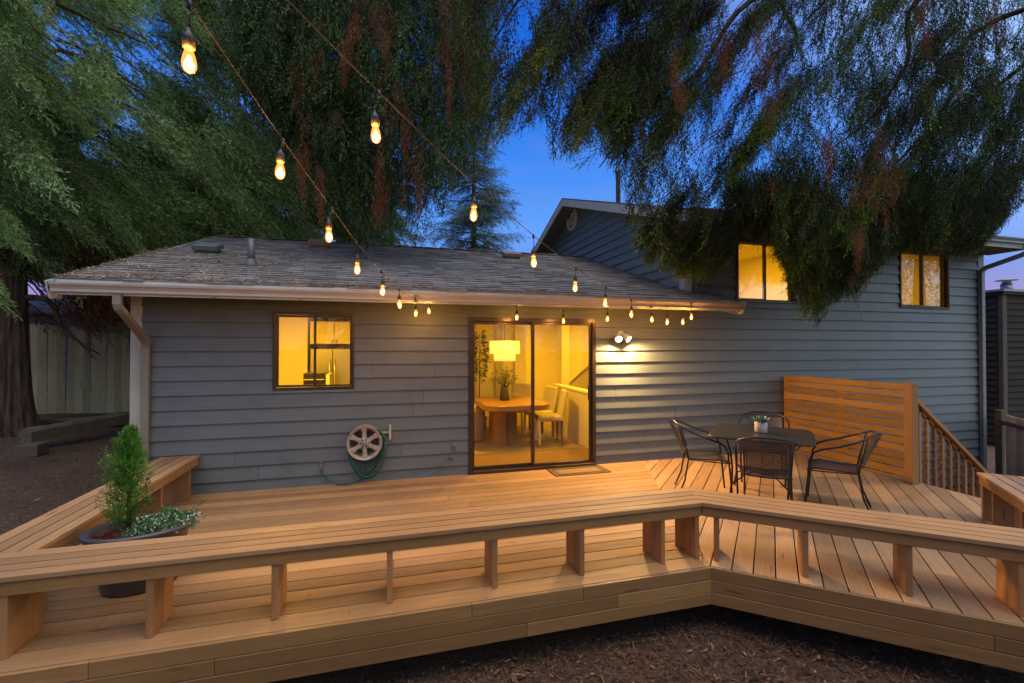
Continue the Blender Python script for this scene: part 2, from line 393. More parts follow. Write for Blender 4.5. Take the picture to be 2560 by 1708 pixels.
def build_ground():
    xs = np.concatenate([np.linspace(-250, -16, 8), np.linspace(-14, 16, 61), np.linspace(18, 250, 8)])
    ys = np.concatenate([np.linspace(-200, -12, 6), np.linspace(-10, 16, 53), np.linspace(20, 250, 8)])
    rr = np.random.default_rng(3); V = []
    for y in ys:
        for x in xs: V.append((x, y, gz(x, y) + (rr.random() - .5) * .03))
    n = len(xs); Q = [(j * n + i, j * n + i + 1, (j + 1) * n + i + 1, (j + 1) * n + i) for j in range(len(ys) - 1) for i in range(n - 1)]
    o = arr_mesh('ground', np.array(V), np.array(Q), np.zeros(len(Q)), m_ground); structure(o)
    o.data.polygons.foreach_set('use_smooth', [True] * len(Q))
    # loose chips and twigs
    rng = np.random.default_rng(11)
    P = []
    def scatter(n, x0, x1, y0, y1):
        P.append(np.stack([rng.uniform(x0, x1, n), rng.uniform(y0, y1, n)], 1))
    scatter(26000, -1.5, 4.6, -5.2, -2.9); scatter(7000, -8, -2.55, -2.4, 6.5)
    P = np.concatenate(P); N = len(P)
    Z = np.array([gz(a, b) for a, b in P]) + rng.uniform(.002, .035, N)
    L = rng.gamma(1.6, .0075, N) + .004; Wd = rng.gamma(2.0, .0014, N) + .0008; A = rng.uniform(0, 2 * np.pi, N); tl = rng.normal(0, .35, N)
    d = np.stack([np.cos(A) * np.cos(tl), np.sin(A) * np.cos(tl), np.sin(tl)], 1); s = np.stack([-np.sin(A), np.cos(A), rng.normal(0, .3, N)], 1)
    C = np.concatenate([P, Z[:, None]], 1)
    V = np.stack([C - d * L[:, None] - s * Wd[:, None], C + d * L[:, None] - s * Wd[:, None], C + d * L[:, None] + s * Wd[:, None], C - d * L[:, None] + s * Wd[:, None]], 1).reshape(-1, 3)
    mm = mat('mulch_chips', (.16, .09, .05), .9); k = NB(mm)
    c = k.ramp(k.rnd(), [(0, (.02, .010, .006)), (.45, (.085, .038, .019)), (.88, (.15, .075, .038)), (1, (.30, .18, .10))]); k.l(c, k.b.inputs['Base Color'])
    o = arr_mesh('mulch_chips', V, np.arange(N * 4).reshape(-1, 4), rng.random(N), mm)
    tag(o, 'reddish brown bark mulch chips and twigs strewn over the ground', 'mulch', kind='stuff')
build_ground()

# ------------------------------------------------------------------ deck
DX, DY = 2.43, -3.03                      # the deck's inner front corner
E2 = Vector((.7604, -.6494)); N2 = Vector((.6494, .7604))
deck = thing('wooden_deck', 'low cedar deck of long and diagonal boards behind the grey house', 'deck')
left_poly = [(-2.52, DY), (DX, DY), (3.66, -.004), (-2.52, -.004)]
right_poly = [(DX, DY), (4.44, -4.755), (6.43, -2.75), (6.43, -.004), (3.66, -.004)]
mb = MB(); y = DY; first = True
while y < 0:
    w = .172 if first else .1455
    p = clip([(-2.6, y), (3.8, y), (3.8, y + w - .009), (-2.6, y + w - .009)], left_poly)
    if p:
        cuts = sorted(random.uniform(-2.2, 3.2) for _ in range(random.choice((0, 1, 1))))
        xs = [-3] + cuts + [4]
        for a, b in zip(xs[:-1], xs[1:]):
            q = clip(p, [(a + .0012, -9), (b - .0012, -9), (b - .0012, 9), (a + .0012, 9)])
            if q: mb.prism(q, -.032, 0)
    y += w; first = False
mb.build('left_planking', m_deckX, deck, bevel=.002)
mb = MB(); d = Vector((1, 1)) / math.sqrt(2); nn = Vector((1, -1)) / math.sqrt(2); s = -2.65
while s < 8:
    c = Vector((DX, DY)) + nn * s; w = .1475
    q = [c - d * 6, c + d * 8, c + d * 8 + nn * (w - .0085), c - d * 6 + nn * (w - .0085)]
    p = clip([tuple(v) for v in q], right_poly)
    if p:
        if random.random() < .18:
            cc = Vector((3.9, -3.1)) + d * random.uniform(-.5, .9); t = .0012
            for sg in (1, -1):
                half = [cc + d * sg * t + nn * -9 * sg, cc + d * sg * 12 - nn * 9 * sg, cc + d * sg * 12 + nn * 9 * sg, cc + d * sg * t + nn * 9 * sg]
                h2 = [tuple(v) for v in half]
                area = sum(h2[i][0] * h2[(i + 1) % 4][1] - h2[(i + 1) % 4][0] * h2[i][1] for i in range(4))
                if area < 0: h2 = h2[::-1]
                q2 = clip(p, h2)
                if q2: mb.prism(q2, -.032, 0)
        else: mb.prism(p, -.032, 0)
    s += w
mb.build('right_planking', m_deckD, deck, bevel=.003)
# skirt boards, three courses, each in lengths
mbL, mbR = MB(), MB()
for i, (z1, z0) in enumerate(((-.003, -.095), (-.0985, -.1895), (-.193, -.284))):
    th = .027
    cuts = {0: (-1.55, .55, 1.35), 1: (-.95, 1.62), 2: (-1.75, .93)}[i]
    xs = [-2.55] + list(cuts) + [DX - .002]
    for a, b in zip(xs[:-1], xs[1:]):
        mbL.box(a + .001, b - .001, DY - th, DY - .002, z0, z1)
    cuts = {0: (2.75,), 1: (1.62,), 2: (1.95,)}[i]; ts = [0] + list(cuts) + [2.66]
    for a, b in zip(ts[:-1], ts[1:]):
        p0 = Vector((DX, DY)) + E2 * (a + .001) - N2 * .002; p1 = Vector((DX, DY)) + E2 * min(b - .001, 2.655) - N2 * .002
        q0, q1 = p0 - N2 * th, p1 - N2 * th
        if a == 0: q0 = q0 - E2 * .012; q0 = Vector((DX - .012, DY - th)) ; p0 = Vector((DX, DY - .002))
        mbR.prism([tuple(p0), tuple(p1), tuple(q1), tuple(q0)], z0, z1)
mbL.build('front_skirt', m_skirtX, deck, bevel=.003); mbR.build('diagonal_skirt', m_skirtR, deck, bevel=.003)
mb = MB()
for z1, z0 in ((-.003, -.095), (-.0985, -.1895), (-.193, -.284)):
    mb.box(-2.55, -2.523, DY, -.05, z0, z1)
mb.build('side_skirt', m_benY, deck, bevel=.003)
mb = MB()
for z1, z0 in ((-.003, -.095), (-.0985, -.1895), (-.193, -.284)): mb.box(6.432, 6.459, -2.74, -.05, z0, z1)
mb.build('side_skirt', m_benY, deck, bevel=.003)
mb = MB()
for yy in (-2.9, -2.2, -1.5, -.8, -.1): mb.box(-2.5, 2.4 if yy < -2 else 5.9, yy - .02, yy + .02, -.2, -.034)
mb.build('joists', mat('joist_wood', (.10, .07, .04), .9), deck)

# ------------------------------------------------------------------ benches
BZ, BT = .455, .028
def bench(name, label, front0, front1, n, width, seatmat, cut0=None, cut1=None, legs=(), legd=.27, bothaprons=True, group='built in deck benches', legmat=None):
    """front line front0->front1, n = unit vector from front to back"""
    f0, f1, n = Vector(front0), Vector(front1), Vector(n); e = (f1 - f0).normalized(); L = (f1 - f0).length
    o = thing(name, label, 'bench', group)
    def lim(v):    # ends of a line parallel to the front at distance v behind it
        return (cut0(v) if cut0 else 0), (L + (cut1(v) if cut1 else 0))
    mb = MB(); bw = width / 4
    for i in range(4):
        v0, v1 = i * bw + .002, (i + 1) * bw - (.0095 if i < 3 else .002); a0, b0 = lim(v0); a1, b1 = lim(v1)
        mb.prism([tuple(f0 + e * a0 + n * v0), tuple(f0 + e * b0 + n * v0), tuple(f0 + e * b1 + n * v1), tuple(f0 + e * a1 + n * v1)], BZ - BT, BZ)
    mb.build('seat', seatmat, o, bevel=.001)
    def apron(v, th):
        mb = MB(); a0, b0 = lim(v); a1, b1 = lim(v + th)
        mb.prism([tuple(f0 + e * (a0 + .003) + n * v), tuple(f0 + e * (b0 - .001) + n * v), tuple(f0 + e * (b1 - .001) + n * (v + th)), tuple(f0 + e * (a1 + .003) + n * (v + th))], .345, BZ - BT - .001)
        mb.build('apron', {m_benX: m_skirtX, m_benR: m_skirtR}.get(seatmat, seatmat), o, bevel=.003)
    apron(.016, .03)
    if bothaprons: apron(width - .046, .03)
    for t in legs:
        mb = MB(); c = f0 + e * t; h = .019
        for v0, v1 in ((.026, .158), (.160, legd + .026)):
            p = [c - e * h + n * v0, c + e * h + n * v0, c + e * h + n * v1, c - e * h + n * v1]
            mb.prism([tuple(q) for q in p], 0.001, .3445)
        mb.build('leg', legmat or m_woodZ, o, bevel=.003)
    return o
BW = .375
F0 = Vector((2.433, -2.94))
mit = lambda v: v * .1384 / .375 * (1)    # the mitre shifts the end with the distance behind the front
bench('deck_bench', 'long front bench of four boards running along the straight deck edge', (-2.5, -2.94), tuple(F0), (0, 1), BW, m_benX,
      cut1=lambda v: v * .369, legs=[x + 2.5 for x in (-2.01, -1.332, -.668, .024, .74, 1.405, 2.092, 2.405)])
bench('deck_bench', 'bench along the diagonal deck edge, in front of the patio chairs', tuple(F0), tuple(F0 + E2 * 2.05), tuple(N2), BW, m_benR,
      cut0=lambda v: -v * .369, cut1=lambda v: v * .15, legs=(.10, .70, 1.30, 1.86))
bench('deck_bench', 'bench against the house corner, beside the planter with the small conifer', (-2.07, -2.562), (-2.07, -.03), (-1, 0), .39, m_benY,
      legs=(.12, 1.02, 1.68, 2.34))
bench('deck_bench', 'far bench past the stair railing, cut off by the picture edge', (4.36, -4.199), (5.662, -2.897), (.7071, -.7071), BW, m_ben3,
      legs=(.35, 1.0, 1.55, 1.80))

# ------------------------------------------------------------------ house
house = thing('house', 'grey lap sided split level house with a low shingled wing and lit windows', 'house')
XL, XR, XG = -2.76, 11.08, 4.416           # left end, right end, plane of the gable wall
Z0, EXP = .126, .1692
openings = [(-1.315, -.398, 1.180, 2.118), (1.058, 2.912, -.9, 2.100), (5.366, 6.545, 2.42, 3.412), (8.900, 10.146, 2.405, 3.445)]
def roofL(y): return 2.56 + .3305 * y       # lower roof plane
def roofU(y): return 3.638 + .346 * (y + .6)
# sheathing behind the siding, in a grid round the openings
xs = sorted({XL, XG, XR - .02} | {o[0] for o in openings} | {o[1] for o in openings})
mb = MB()
for a, b in zip(xs[:-1], xs[1:]):
    top = 2.38 if b <= XG + .01 else 3.80
    zz = [-1.0, top]; cut = [o for o in openings if o[0] < (a + b) / 2 < o[1]]
    segs = [(-1.0, top)]
    for o in cut:
        new = []
        for s0, s1 in segs:
            if o[2] > s0: new.append((s0, min(s1, o[2])))
            if o[3] < s1: new.append((max(s0, o[3]), s1))
        segs = new
    for s0, s1 in segs:
        if s1 - s0 > .01: mb.box(a, b, .012, .13, s0, s1)
mb.build('wall', m_wallback, house)
# lap siding: each board a tilted plank, butt joints at random
def lap(mb, zb, z0, z1, a, b, face, th_b=.036, th_t=.005, r=None):
    """board whose bottom is at zb; part between z0 and z1, from a to b along the wall; face(u, out, z) -> point"""
    k = lambda z: th_b + (th_t - th_b) * (z - zb) / (EXP + .03)
    vs = [face(a, 0, z0), face(b, 0, z0), face(b, 0, z1), face(a, 0, z1), face(a, k(z0), z0), face(b, k(z0), z0), face(b, k(z1), z1), face(a, k(z1), z1)]
    mb.add(vs, [(0, 1, 2, 3), (7, 6, 5, 4), (4, 5, 1, 0), (5, 6, 2, 1), (6, 7, 3, 2), (7, 4, 0, 3)], r)
front = lambda u, o, z: (u, .010 - o, z)
mb = MB()
for n in range(-6, 22):
    zb = Z0 + n * EXP; zt = zb + EXP + .012
    x0 = XL + .10 if zb < 2.2 else XG + .13
    if zb > 2.30 and zb < 2.36: x0 = XG + .13
    x1 = XR - .13
    pts = {x0, x1}
    jn = [random.uniform(x0 + .4, x1 - .4) for _ in range(3 if n < 13 else 1)]
    rr = {}
    for o in openings:
        if o[2] < zt and o[3] > zb:
            for e in (o[0], o[1]):
                if x0 < e < x1: pts.add(e)
    for j in jn:
        if all(not (o[0] - .12 < j < o[1] + .12) for o in openings): pts.add(j)
    ps = sorted(pts)
    for a, b in zip(ps[:-1], ps[1:]):
        segs = [(zb, zt)]
        for o in openings:
            if o[0] - .001 < (a + b) / 2 < o[1] + .001:
                new = []
                for s0, s1 in segs:
                    if o[2] > s0: new.append((s0, min(s1, o[2])))
                    if o[3] < s1: new.append((max(s0, o[3]), s1))
                segs = new
        for s0, s1 in segs:
            if s1 - s0 > .006:
                ga = .0018 if a in jn else 0; gb = .0018 if b in jn else 0
                lap(mb, zb, s0, s1, a + ga, b - gb, front)
sid = mb.build('siding', m_siding, house)
# gable wall, facing left
mb = MB(); mbk = MB()
gable = lambda u, o, z: (XG - o, u, z)
mbk.add([(XG + .01, .0, -.5), (XG + .01, 8.1, -.5), (XG + .01, 8.1, 3.78), (XG + .01, 4.05, 5.20), (XG + .01, 0, 3.78)], [(0, 1, 2, 3, 4)])
for n in range(9, 32):
    zb = Z0 + n * EXP; zt = zb + EXP + .012
    if zb > 3.75:
        half = (5.21 - zt) / .346
        if half < .15: break
        y0, y1 = 4.05 - half, 4.05 + half
    else: y0, y1 = .10, 8.1
    lap(mb, zb, zb, zt, y1, y0, lambda u, o, z: (XG + .008 - o, u, z))
mb.build('gable_siding', m_gable, house); mbk.build('gable_wall', m_wallback, house)
# remaining outer walls, plain
mb = MB()
mb.box(XR - .05, XR, .13, 8.1, -1.3, 3.8); mb.box(XL, XL + .1, .13, 7.5, -.9, 2.4); mb.box(XL + .1, XR, 7.4, 7.5, -1, 2.3); mb.box(XG, XR - .05, 8.0, 8.1, 2.3, 3.8)
mb.add([(XL, .0, 2.3), (XL, 7.5, 2.3), (XL, 3.75, 3.75)], [(0, 1, 2)])
mb.build('outer_wall', m_siding, house)
# corner boards
def trim(x0, x1, y0, y1, z0, z1, m): MB().box(x0, x1, y0, y1, z0, z1).build('corner_board', m, house, bevel=.003)
trim(XL - .002, XL + .105, -.022, .02, -.85, 2.30, m_trimL)
trim(XG - .015, XG + .125, -.022, .10, 2.50, 3.74, m_trimW)
trim(XR - .135, XR + .02, -.022, .12, -1.25, 3.74, m_gutD)
# lower roof
mb = MB(); RX0, RX1, RY0, RYR = -3.11, 4.90, -.56, 3.75
sl = math.sqrt(1 + .3305 ** 2); U = Vector((0, 1, .3305)).normalized(); Nr = Vector((0, -.3305, 1)).normalized()
deckm = MB()
p0 = Vector((0, RY0, roofL(RY0)))
Ls = (RYR - RY0) * sl
deckm.add([(RX0, RY0, roofL(RY0) - .05), (RX1, RY0, roofL(RY0) - .05), (RX1, -.02, roofL(-.02) - .05), (RX0, -.02, roofL(-.02) - .05),
           (RX0, RY0, roofL(RY0)), (RX1, RY0, roofL(RY0)), (RX1, -.02, roofL(-.02)), (RX0, -.02, roofL(-.02))],
          [(3, 2, 1, 0), (4, 5, 6, 7), (0, 1, 5, 4), (1, 2, 6, 5), (2, 3, 7, 6), (3, 0, 4, 7)])
for (ya, za, yb, zb_) in ((-.02, roofL(-.02), RYR, roofL(RYR)), (8.05, roofL(-.55), RYR, roofL(RYR))):
    deckm.add([(RX0, ya, za - .05), (XG, ya, za - .05), (XG, yb, zb_ - .05), (RX0, yb, zb_ - .05), (RX0, ya, za), (XG, ya, za), (XG, yb, zb_), (RX0, yb, zb_)],
              [(3, 2, 1, 0), (4, 5, 6, 7), (0, 1, 5, 4), (1, 2, 6, 5), (2, 3, 7, 6), (3, 0, 4, 7)])
roof = deckm.build('roof', mat('roof_deck', (.10, .09, .08), .9), house)
c = 0; t = -.03
while t < Ls - .02:
    h = .142; x = RX0 - .03 + random.uniform(-.2, 0); yv = RY0 + t / sl
    xmax = RX1 + .02 if yv < -.16 else XG - .012
    while x < xmax:
        w = random.uniform(.12, .34); a, b = max(x, RX0 - .03), min(x + w - .004, xmax)
        if b - a > .02:
            lift = random.uniform(.010, .019); e = random.uniform(-.008, .008)
            q0 = p0 + U * (t + e); q1 = p0 + U * (t + h + .03)
            if q1.y > RYR: q1 = Vector((0, RYR, roofL(RYR)))
            vs = []
            for q, l0, l1 in ((q0, 0, lift), (q1, 0, .003)):
                for xx in (a, b): vs += [Vector((xx, q.y, q.z)) + Nr * l0, Vector((xx, q.y, q.z)) + Nr * l1]
            mb.add(vs, [(0, 2, 3, 1), (1, 3, 7, 5), (0, 1, 5, 4), (2, 6, 7, 3), (4, 5, 7, 6)])
        x += w
    t += h
shing = mb.build('shingles', m_shingle, roof)
mb = MB()
x = RX0
while x < XG - .02:
    b = min(x + .30, XG - .015); l = random.uniform(.012, .022)
    for sg in (-1, 1):
        mb.add([(x, RYR, roofL(RYR) + .03), (b - .004, RYR, roofL(RYR) + .03 - .004), (b - .004, RYR + sg * .15, roofL(RYR) + .025 - .05 + l * .3), (x, RYR + sg * .15, roofL(RYR) + .025 - .05 + l)], [(0, 1, 2, 3)])
    x += .30
mb.build('ridge_cap', m_shingle, roof)
# soffit, fascia and gutter of the wing
mb = MB(); mb.add([(RX0, RY0, 2.30), (RX1, RY0, 2.30), (RX1, .0, 2.44), (RX0, .0, 2.44)], [(0, 1, 2, 3)])
mb.build('soffit', m_soffit, house)
mb = MB()
mb.box(RX0, RX1, RY0 - .022, RY0 - .002, 2.215, 2.37)
for xe in (RX0 - .02, RX1):                # rake boards
    ylim = RYR if xe < 0 else -.02
    mb.add([(xe, RY0 - .02, 2.20), (xe, ylim, roofL(ylim) - .16), (xe, ylim, roofL(ylim) + .005), (xe, RY0 - .02, roofL(RY0) + .0),
            (xe + .02, RY0 - .02, 2.20), (xe + .02, ylim, roofL(ylim) - .16), (xe + .02, ylim, roofL(ylim) + .005), (xe + .02, RY0 - .02, roofL(RY0))],
           [(0, 1, 2, 3), (7, 6, 5, 4), (0, 4, 5, 1), (3, 2, 6, 7), (0, 3, 7, 4)])
mb.build('fascia', m_trimW, house)
gp = [(0, 0), (-.012, 0), (-.035, -.012), (-.052, -.03), (-.058, -.055), (-.075, -.062), (-.082, -.085), (-.086, -.112), (-.078, -.114), (-.074, -.09), (-.066, -.068), (-.05, -.058), (-.044, -.03), (-.03, -.018), (0, -.008)]
gprof = [(-.006, -.098), (-.062, -.098), (-.074, -.085), (-.070, -.06), (-.082, -.03), (-.092, -.022), (-.095, 0), (-.088, 0), (-.086, -.018), (-.076, -.026), (-.063, -.06), (-.066, -.082), (-.058, -.09), (-.006, -.09)]
mb = MB(); mb.ext(gprof, (RX0 - .02, RY0 - .024, 2.325), (1, 0, 0), (0, 1, 0), (0, 0, 1), RX1 - RX0 + .05)
for xe in (RX0 - .025, RX1 + .03):
    mb.add([(xe, RY0 - .03, 2.227), (xe, RY0 - .086, 2.227), (xe, RY0 - .098, 2.24), (xe, RY0 - .119, 2.327), (xe, RY0 - .024, 2.327)], [(0, 1, 2, 3, 4), (4, 3, 2, 1, 0)])
for xx in np.arange(-2.6, 4.8, .83): mb.box(xx, xx + .035, RY0 - .07, RY0 - .02, 2.221, 2.229)
mb.build('gutter', m_gut, house, recalc=False)
for xa, xb in ((RX0 - .045, RX0 - .026), (RX1 + .032, RX1 + .05)):
    MB().add([(xa, RY0 - .13, 2.335), (xa, RY0 + .02, 2.375), (xa, RY0 + .10, 2.375), (xa, RY0 + .10, 2.19), (xa, RY0 - .06, 2.17), (xb, RY0 - .13, 2.335), (xb, RY0 + .02, 2.375), (xb, RY0 + .10, 2.375), (xb, RY0 + .10, 2.19), (xb, RY0 - .06, 2.17)],
             [(0, 1, 2, 3, 4), (9, 8, 7, 6, 5), (0, 5, 6, 1), (1, 6, 7, 2), (2, 7, 8, 3), (3, 8, 9, 4), (4, 9, 5, 0)]).build('gutter_end', m_trimW, house, recalc=True)
MB().add([(4.45, RY0 + .03, 2.31), (RX1 + .03, RY0 + .03, 2.17), (RX1 + .03, -.02, 2.30), (4.45, -.02, 2.38), (4.45, RY0 + .03, 2.32), (RX1 + .03, RY0 + .03, 2.32), (RX1 + .03, -.02, 2.42), (4.45, -.02, 2.42)],
         [(3, 2, 1, 0), (0, 1, 5, 4), (1, 2, 6, 5), (2, 3, 7, 6), (3, 0, 4, 7)]).build('eave_return', m_gut, house, recalc=True)
# downspouts: rectangular pipe along a path
def rect_pipe(path, w, d, m):
    mb = MB(); P = [Vector(p) for p in path]; vs = []; N = len(P)
    for i, p in enumerate(P):
        t = (P[min(i + 1, N - 1)] - P[max(i - 1, 0)]).normalized()
        a = Vector((1, 0, 0)); a = (a - t * a.dot(t)).normalized(); b = t.cross(a).normalized()
        vs += [p + a * w * sx + b * d * sy for sx, sy in ((-1, -1), (-.8, -1.12), (.8, -1.12), (1, -1), (1, 1), (-1, 1))]
    n = 6
    fs = [(i * n + k, i * n + (k + 1) % n, (i + 1) * n + (k + 1) % n, (i + 1) * n + k) for i in range(N - 1) for k in range(n)] + [tuple(range(n))[::-1], tuple((N - 1) * n + k for k in range(n))]
    mb.add(vs, fs); return mb.build('downspout', m, house, recalc=True, bevel=.004)
rect_pipe([(-2.60, -.615, 2.235), (-2.60, -.615, 2.13), (-2.595, -.60, 2.09), (-2.58, -.56, 2.05), (-2.575, -.14, 1.78), (-2.59, -.085, 1.73), (-2.595, -.065, 1.67), (-2.595, -.065, -.4)], .036, .026, m_dsL)
rect_pipe([(11.13, -.66, 3.58), (11.13, -.66, 3.45), (11.12, -.63, 3.40), (11.10, -.56, 3.36), (10.95, -.14, 3.20), (10.94, -.085, 3.16), (10.94, -.07, 3.10), (10.94, -.07, -1.0)], .042, .032, m_gutD)
MB().box(10.89, 10.99, -.108, -.02, 2.50, 2.515).build('downspout_strap', m_steel, house)
# upper roof
UX0, UX1 = 4.016, 11.30
mb = MB()
for (ya, za, yb, zb_) in ((-.60, roofU(-.6), 4.05, roofU(4.05)), (8.70, roofU(-.6), 4.05, roofU(4.05))):
    mb.add([(UX0, ya, za - .03), (UX1, ya, za - .03), (UX1, yb, zb_ - .03), (UX0, yb, zb_ - .03), (UX0, ya, za), (UX1, ya, za), (UX1, yb, zb_), (UX0, yb, zb_)],
           [(3, 2, 1, 0), (4, 5, 6, 7), (0, 1, 5, 4), (1, 2, 6, 5), (2, 3, 7, 6), (3, 0, 4, 7)])
uroof = mb.build('upper_roof', m_shingle, house, recalc=True)
mb = MB()
for xe in (UX0, UX1 - .03):
    for sg in (0, 1):
        ye = -.60 if not sg else 8.70; ze = roofU(-.6); zp = roofU(4.05)
        mb.add([(xe, ye, ze - .19), (xe, 4.05, zp - .19), (xe, 4.05, zp - .031), (xe, ye, ze - .031), (xe + .03, ye, ze - .19), (xe + .03, 4.05, zp - .19), (xe + .03, 4.05, zp - .031), (xe + .03, ye, ze - .031)],
               [(0, 1, 2, 3), (7, 6, 5, 4), (0, 4, 5, 1), (3, 2, 6, 7), (0, 3, 7, 4)])
mb.box(UX0 + .03, UX1 - .03, -.60, -.575, 3.47, 3.60)
mb.build('barge_board', m_trimW, uroof, recalc=True)
mb = MB()
for sg in (0, 1):
    ye = -.57 if not sg else 8.67; ze = roofU(-.6) - .17; zp = roofU(4.05) - .17
    mb.add([(UX0 + .031, ye, ze), (XG + .005, ye, ze), (XG + .005, 4.05, zp), (UX0 + .031, 4.05, zp)], [(0, 1, 2, 3)])
mb.add([(UX0 + .03, -.57, 3.475), (UX1 - .03, -.57, 3.475), (UX1 - .03, .0, 3.475), (UX0 + .03, .0, 3.475)], [(0, 1, 2, 3)])
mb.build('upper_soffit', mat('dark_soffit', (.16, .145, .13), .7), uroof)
mb = MB(); mb.ext(gprof, (UX0, -.602, 3.63), (1, 0, 0), (0, 1, 0), (0, 0, 1), UX1 - UX0 - .05); mb.build('upper_gutter', m_gutD, uroof)
MB().lathe([(.056, 0), (.056, .86), (.075, .87), (.075, .93), (.05, .95)], 16, (5.42, 3.9, 5.05)).build('flue_pipe', m_pipe, uroof)
MB().box(XG + .1, 4.82, -.03, .0, 2.545, 2.56).build('flashing', m_black, house)
# gable vent: an oval louvre
gv = MB(); ring = []; cy, cz, ry, rz = 4.32, 4.835, .30, .275
M = Matrix.Rotation(R(-90), 4, 'Y')
N = 28
vs = []
for rr_, xo in ((1.0, 0), (1.0, .045), (.80, .045), (.80, .0)):
    vs += [(XG - .012 - xo, cy + ry * rr_ * math.cos(2 * math.pi * k / N), cz + rz * rr_ * math.sin(2 * math.pi * k / N)) for k in range(N)]
gv.add(vs, [(i * N + k, i * N + (k + 1) % N, (i + 1) * N + (k + 1) % N, (i + 1) * N + k) for i in range(3) for k in range(N)])
for i in range(6):
    z = cz - rz * .72 + i * rz * .29; hw = ry * .8 * math.sqrt(max(0.02, 1 - ((z - cz) / (rz * .85)) ** 2))
    gv.obox((XG - .03, cy, z), (0.016, 0, -.014), (0, hw, 0), (.004, 0, .005))
gvo = gv.build('gable_vent', mat('white_vent_paint', (.82, .84, .82), .5), house, recalc=True)
vs = [(XG - .0135, cy + ry * .81 * math.cos(2 * math.pi * k / N), cz + rz * .81 * math.sin(2 * math.pi * k / N)) for k in range(N)]
MB().add(vs, [tuple(range(N))]).build('louvre_screen', m_black, gvo)
# things on the lower roof
def roof_vent(x, y, w, d, h, m):
    mb = MB(); z = roofL(y); Mt = Matrix.Rotation(math.atan(.3305), 4, 'X')
    def hood(k, z0, z1): return [Mt @ Vector((sx * w * k, sy * d * k, zz)) + Vector((x, y, z)) for zz in (z0, z1) for sx, sy in ((-1, -1), (1, -1), (1, 1), (-1, 1))]
    F = [(3, 2, 1, 0), (4, 5, 6, 7), (0, 1, 5, 4), (1, 2, 6, 5), (2, 3, 7, 6), (3, 0, 4, 7)]
    mb.add(hood(.78, .01, h * .5), F); mb.add(hood(1, h * .45, h), F); mb.add(hood(1.25, .006, .016), F)
    return mb.build('roof_vent', m, roof, bevel=.012)
roof_vent(-2.52, 1.55, .16, .16, .13, m_vent); roof_vent(-1.18, 2.80, .17, .16, .15, m_vent_tan); roof_vent(2.42, 2.80, .19, .16, .12, m_vent_tan)
mb = MB(); z = roofL(.6); mb.lathe([(.10, -.03), (.085, .02), (.06, .075), (.055, .09)], 20, (-1.715, .6, z)); mb.lathe([(.043, 0), (.043, .36), (.036, .36), (.036, .2)], 20, (-1.715, .6, z))
mb.build('vent_pipe', m_pipe, roof)
# needles on the roof
rng = np.random.default_rng(5); N = 4200
X = np.concatenate([rng.uniform(RX0, XG - .1, 1300), rng.normal(-2.4, .8, 1500).clip(RX0, 3), rng.uniform(RX0, 2.2, 1400)])
T = np.concatenate([rng.uniform(0, Ls, 1300), rng.uniform(.0, 2.4, 1500), rng.gamma(1.1, .07, 1400).clip(0, 1)])
A = rng.uniform(0, 6.28, N); L = rng.gamma(2, .012, N) + .008; Wd = rng.uniform(.002, .006, N)
base = np.stack([X, RY0 + T / sl, roofL(RY0) + T / sl * .3305 + .018 + rng.uniform(0, .012, N)], 1); base[:, 2] += .0
u = np.array(U); dd = np.stack([np.cos(A), np.sin(A) * u[1], np.sin(A) * u[2] + rng.normal(0, .2, N)], 1); ss = np.stack([-np.sin(A), np.cos(A) * u[1], np.cos(A) * u[2]], 1)
V = np.stack([base - dd * L[:, None] - ss * Wd[:, None], base + dd * L[:, None] - ss * Wd[:, None], base + dd * L[:, None] + ss * Wd[:, None], base - dd * L[:, None] + ss * Wd[:, None]], 1).reshape(-1, 3)
mm = mat('dead_needles', (.25, .15, .08), .9); k = NB(mm); k.l(k.ramp(k.rnd(), [(0, (.09, .045, .02)), (.6, (.22, .12, .06)), (1, (.42, .30, .20))]), k.b.inputs['Base Color'])
tag(arr_mesh('needle_litter', V, np.arange(N * 4).reshape(-1, 4), rng.random(N), mm), 'dead brown needles and twigs scattered over the worn shingles', 'needle litter', kind='stuff')

# windows and sliding door
def frame_ring(mb, x0, x1, z0, z1, w, y0, y1):
    mb.box(x0, x1, y0, y1, z0, z0 + w); mb.box(x0, x1, y0, y1, z1 - w, z1); mb.box(x0, x0 + w, y0, y1, z0 + w, z1 - w); mb.box(x1 - w, x1, y0, y1, z0 + w, z1 - w)
def window(x0, x1, z0, z1, mul, w=.03, gm=None):
    mb = MB(); frame_ring(mb, x0 - .004, x1 + .004, z0 - .004, z1 + .004, w, -.035, .06)
    wo = mb.build('window', m_frame, house, bevel=.003)
    for i, (a, b) in enumerate(((x0 + w, mul + .012), (mul - .012, x1 - w))):
        yo = -.012 if i == 0 else .022; sm = MB(); s = .026 if i == 0 else .018
        frame_ring(sm, a + .001, b - .001, z0 + w + .001, z1 - w - .001, s, yo, yo + .028); sm.build('sash', m_frame, wo, bevel=.002)
        g = MB(); g.box(a + s, b - s, yo + .012, yo + .016, z0 + w + s, z1 - w - s); g.build('pane', gm or m_glass, wo)
    return wo
window(-1.315, -.398, 1.180, 2.118, -.85); window(5.366, 6.545, 2.42, 3.412, 5.952, .034, m_glass_up); window(8.900, 10.146, 2.405, 3.445, 9.495, .034, m_glass_up)
x0, x1, z0, z1 = 1.058, 2.912, .002, 2.100
mb = MB(); mb.box(x0, x0 + .055, -.04, .10, z0, z1); mb.box(x1 - .055, x1, -.04, .10, z0, z1); mb.box(x0 + .055, x1 - .055, -.04, .10, z1 - .055, z1)
mb.box(x0, x1, -.07, .10, z0 - .03, z0 + .035)
sd = mb.build('sliding_door', m_frame, house, bevel=.003)
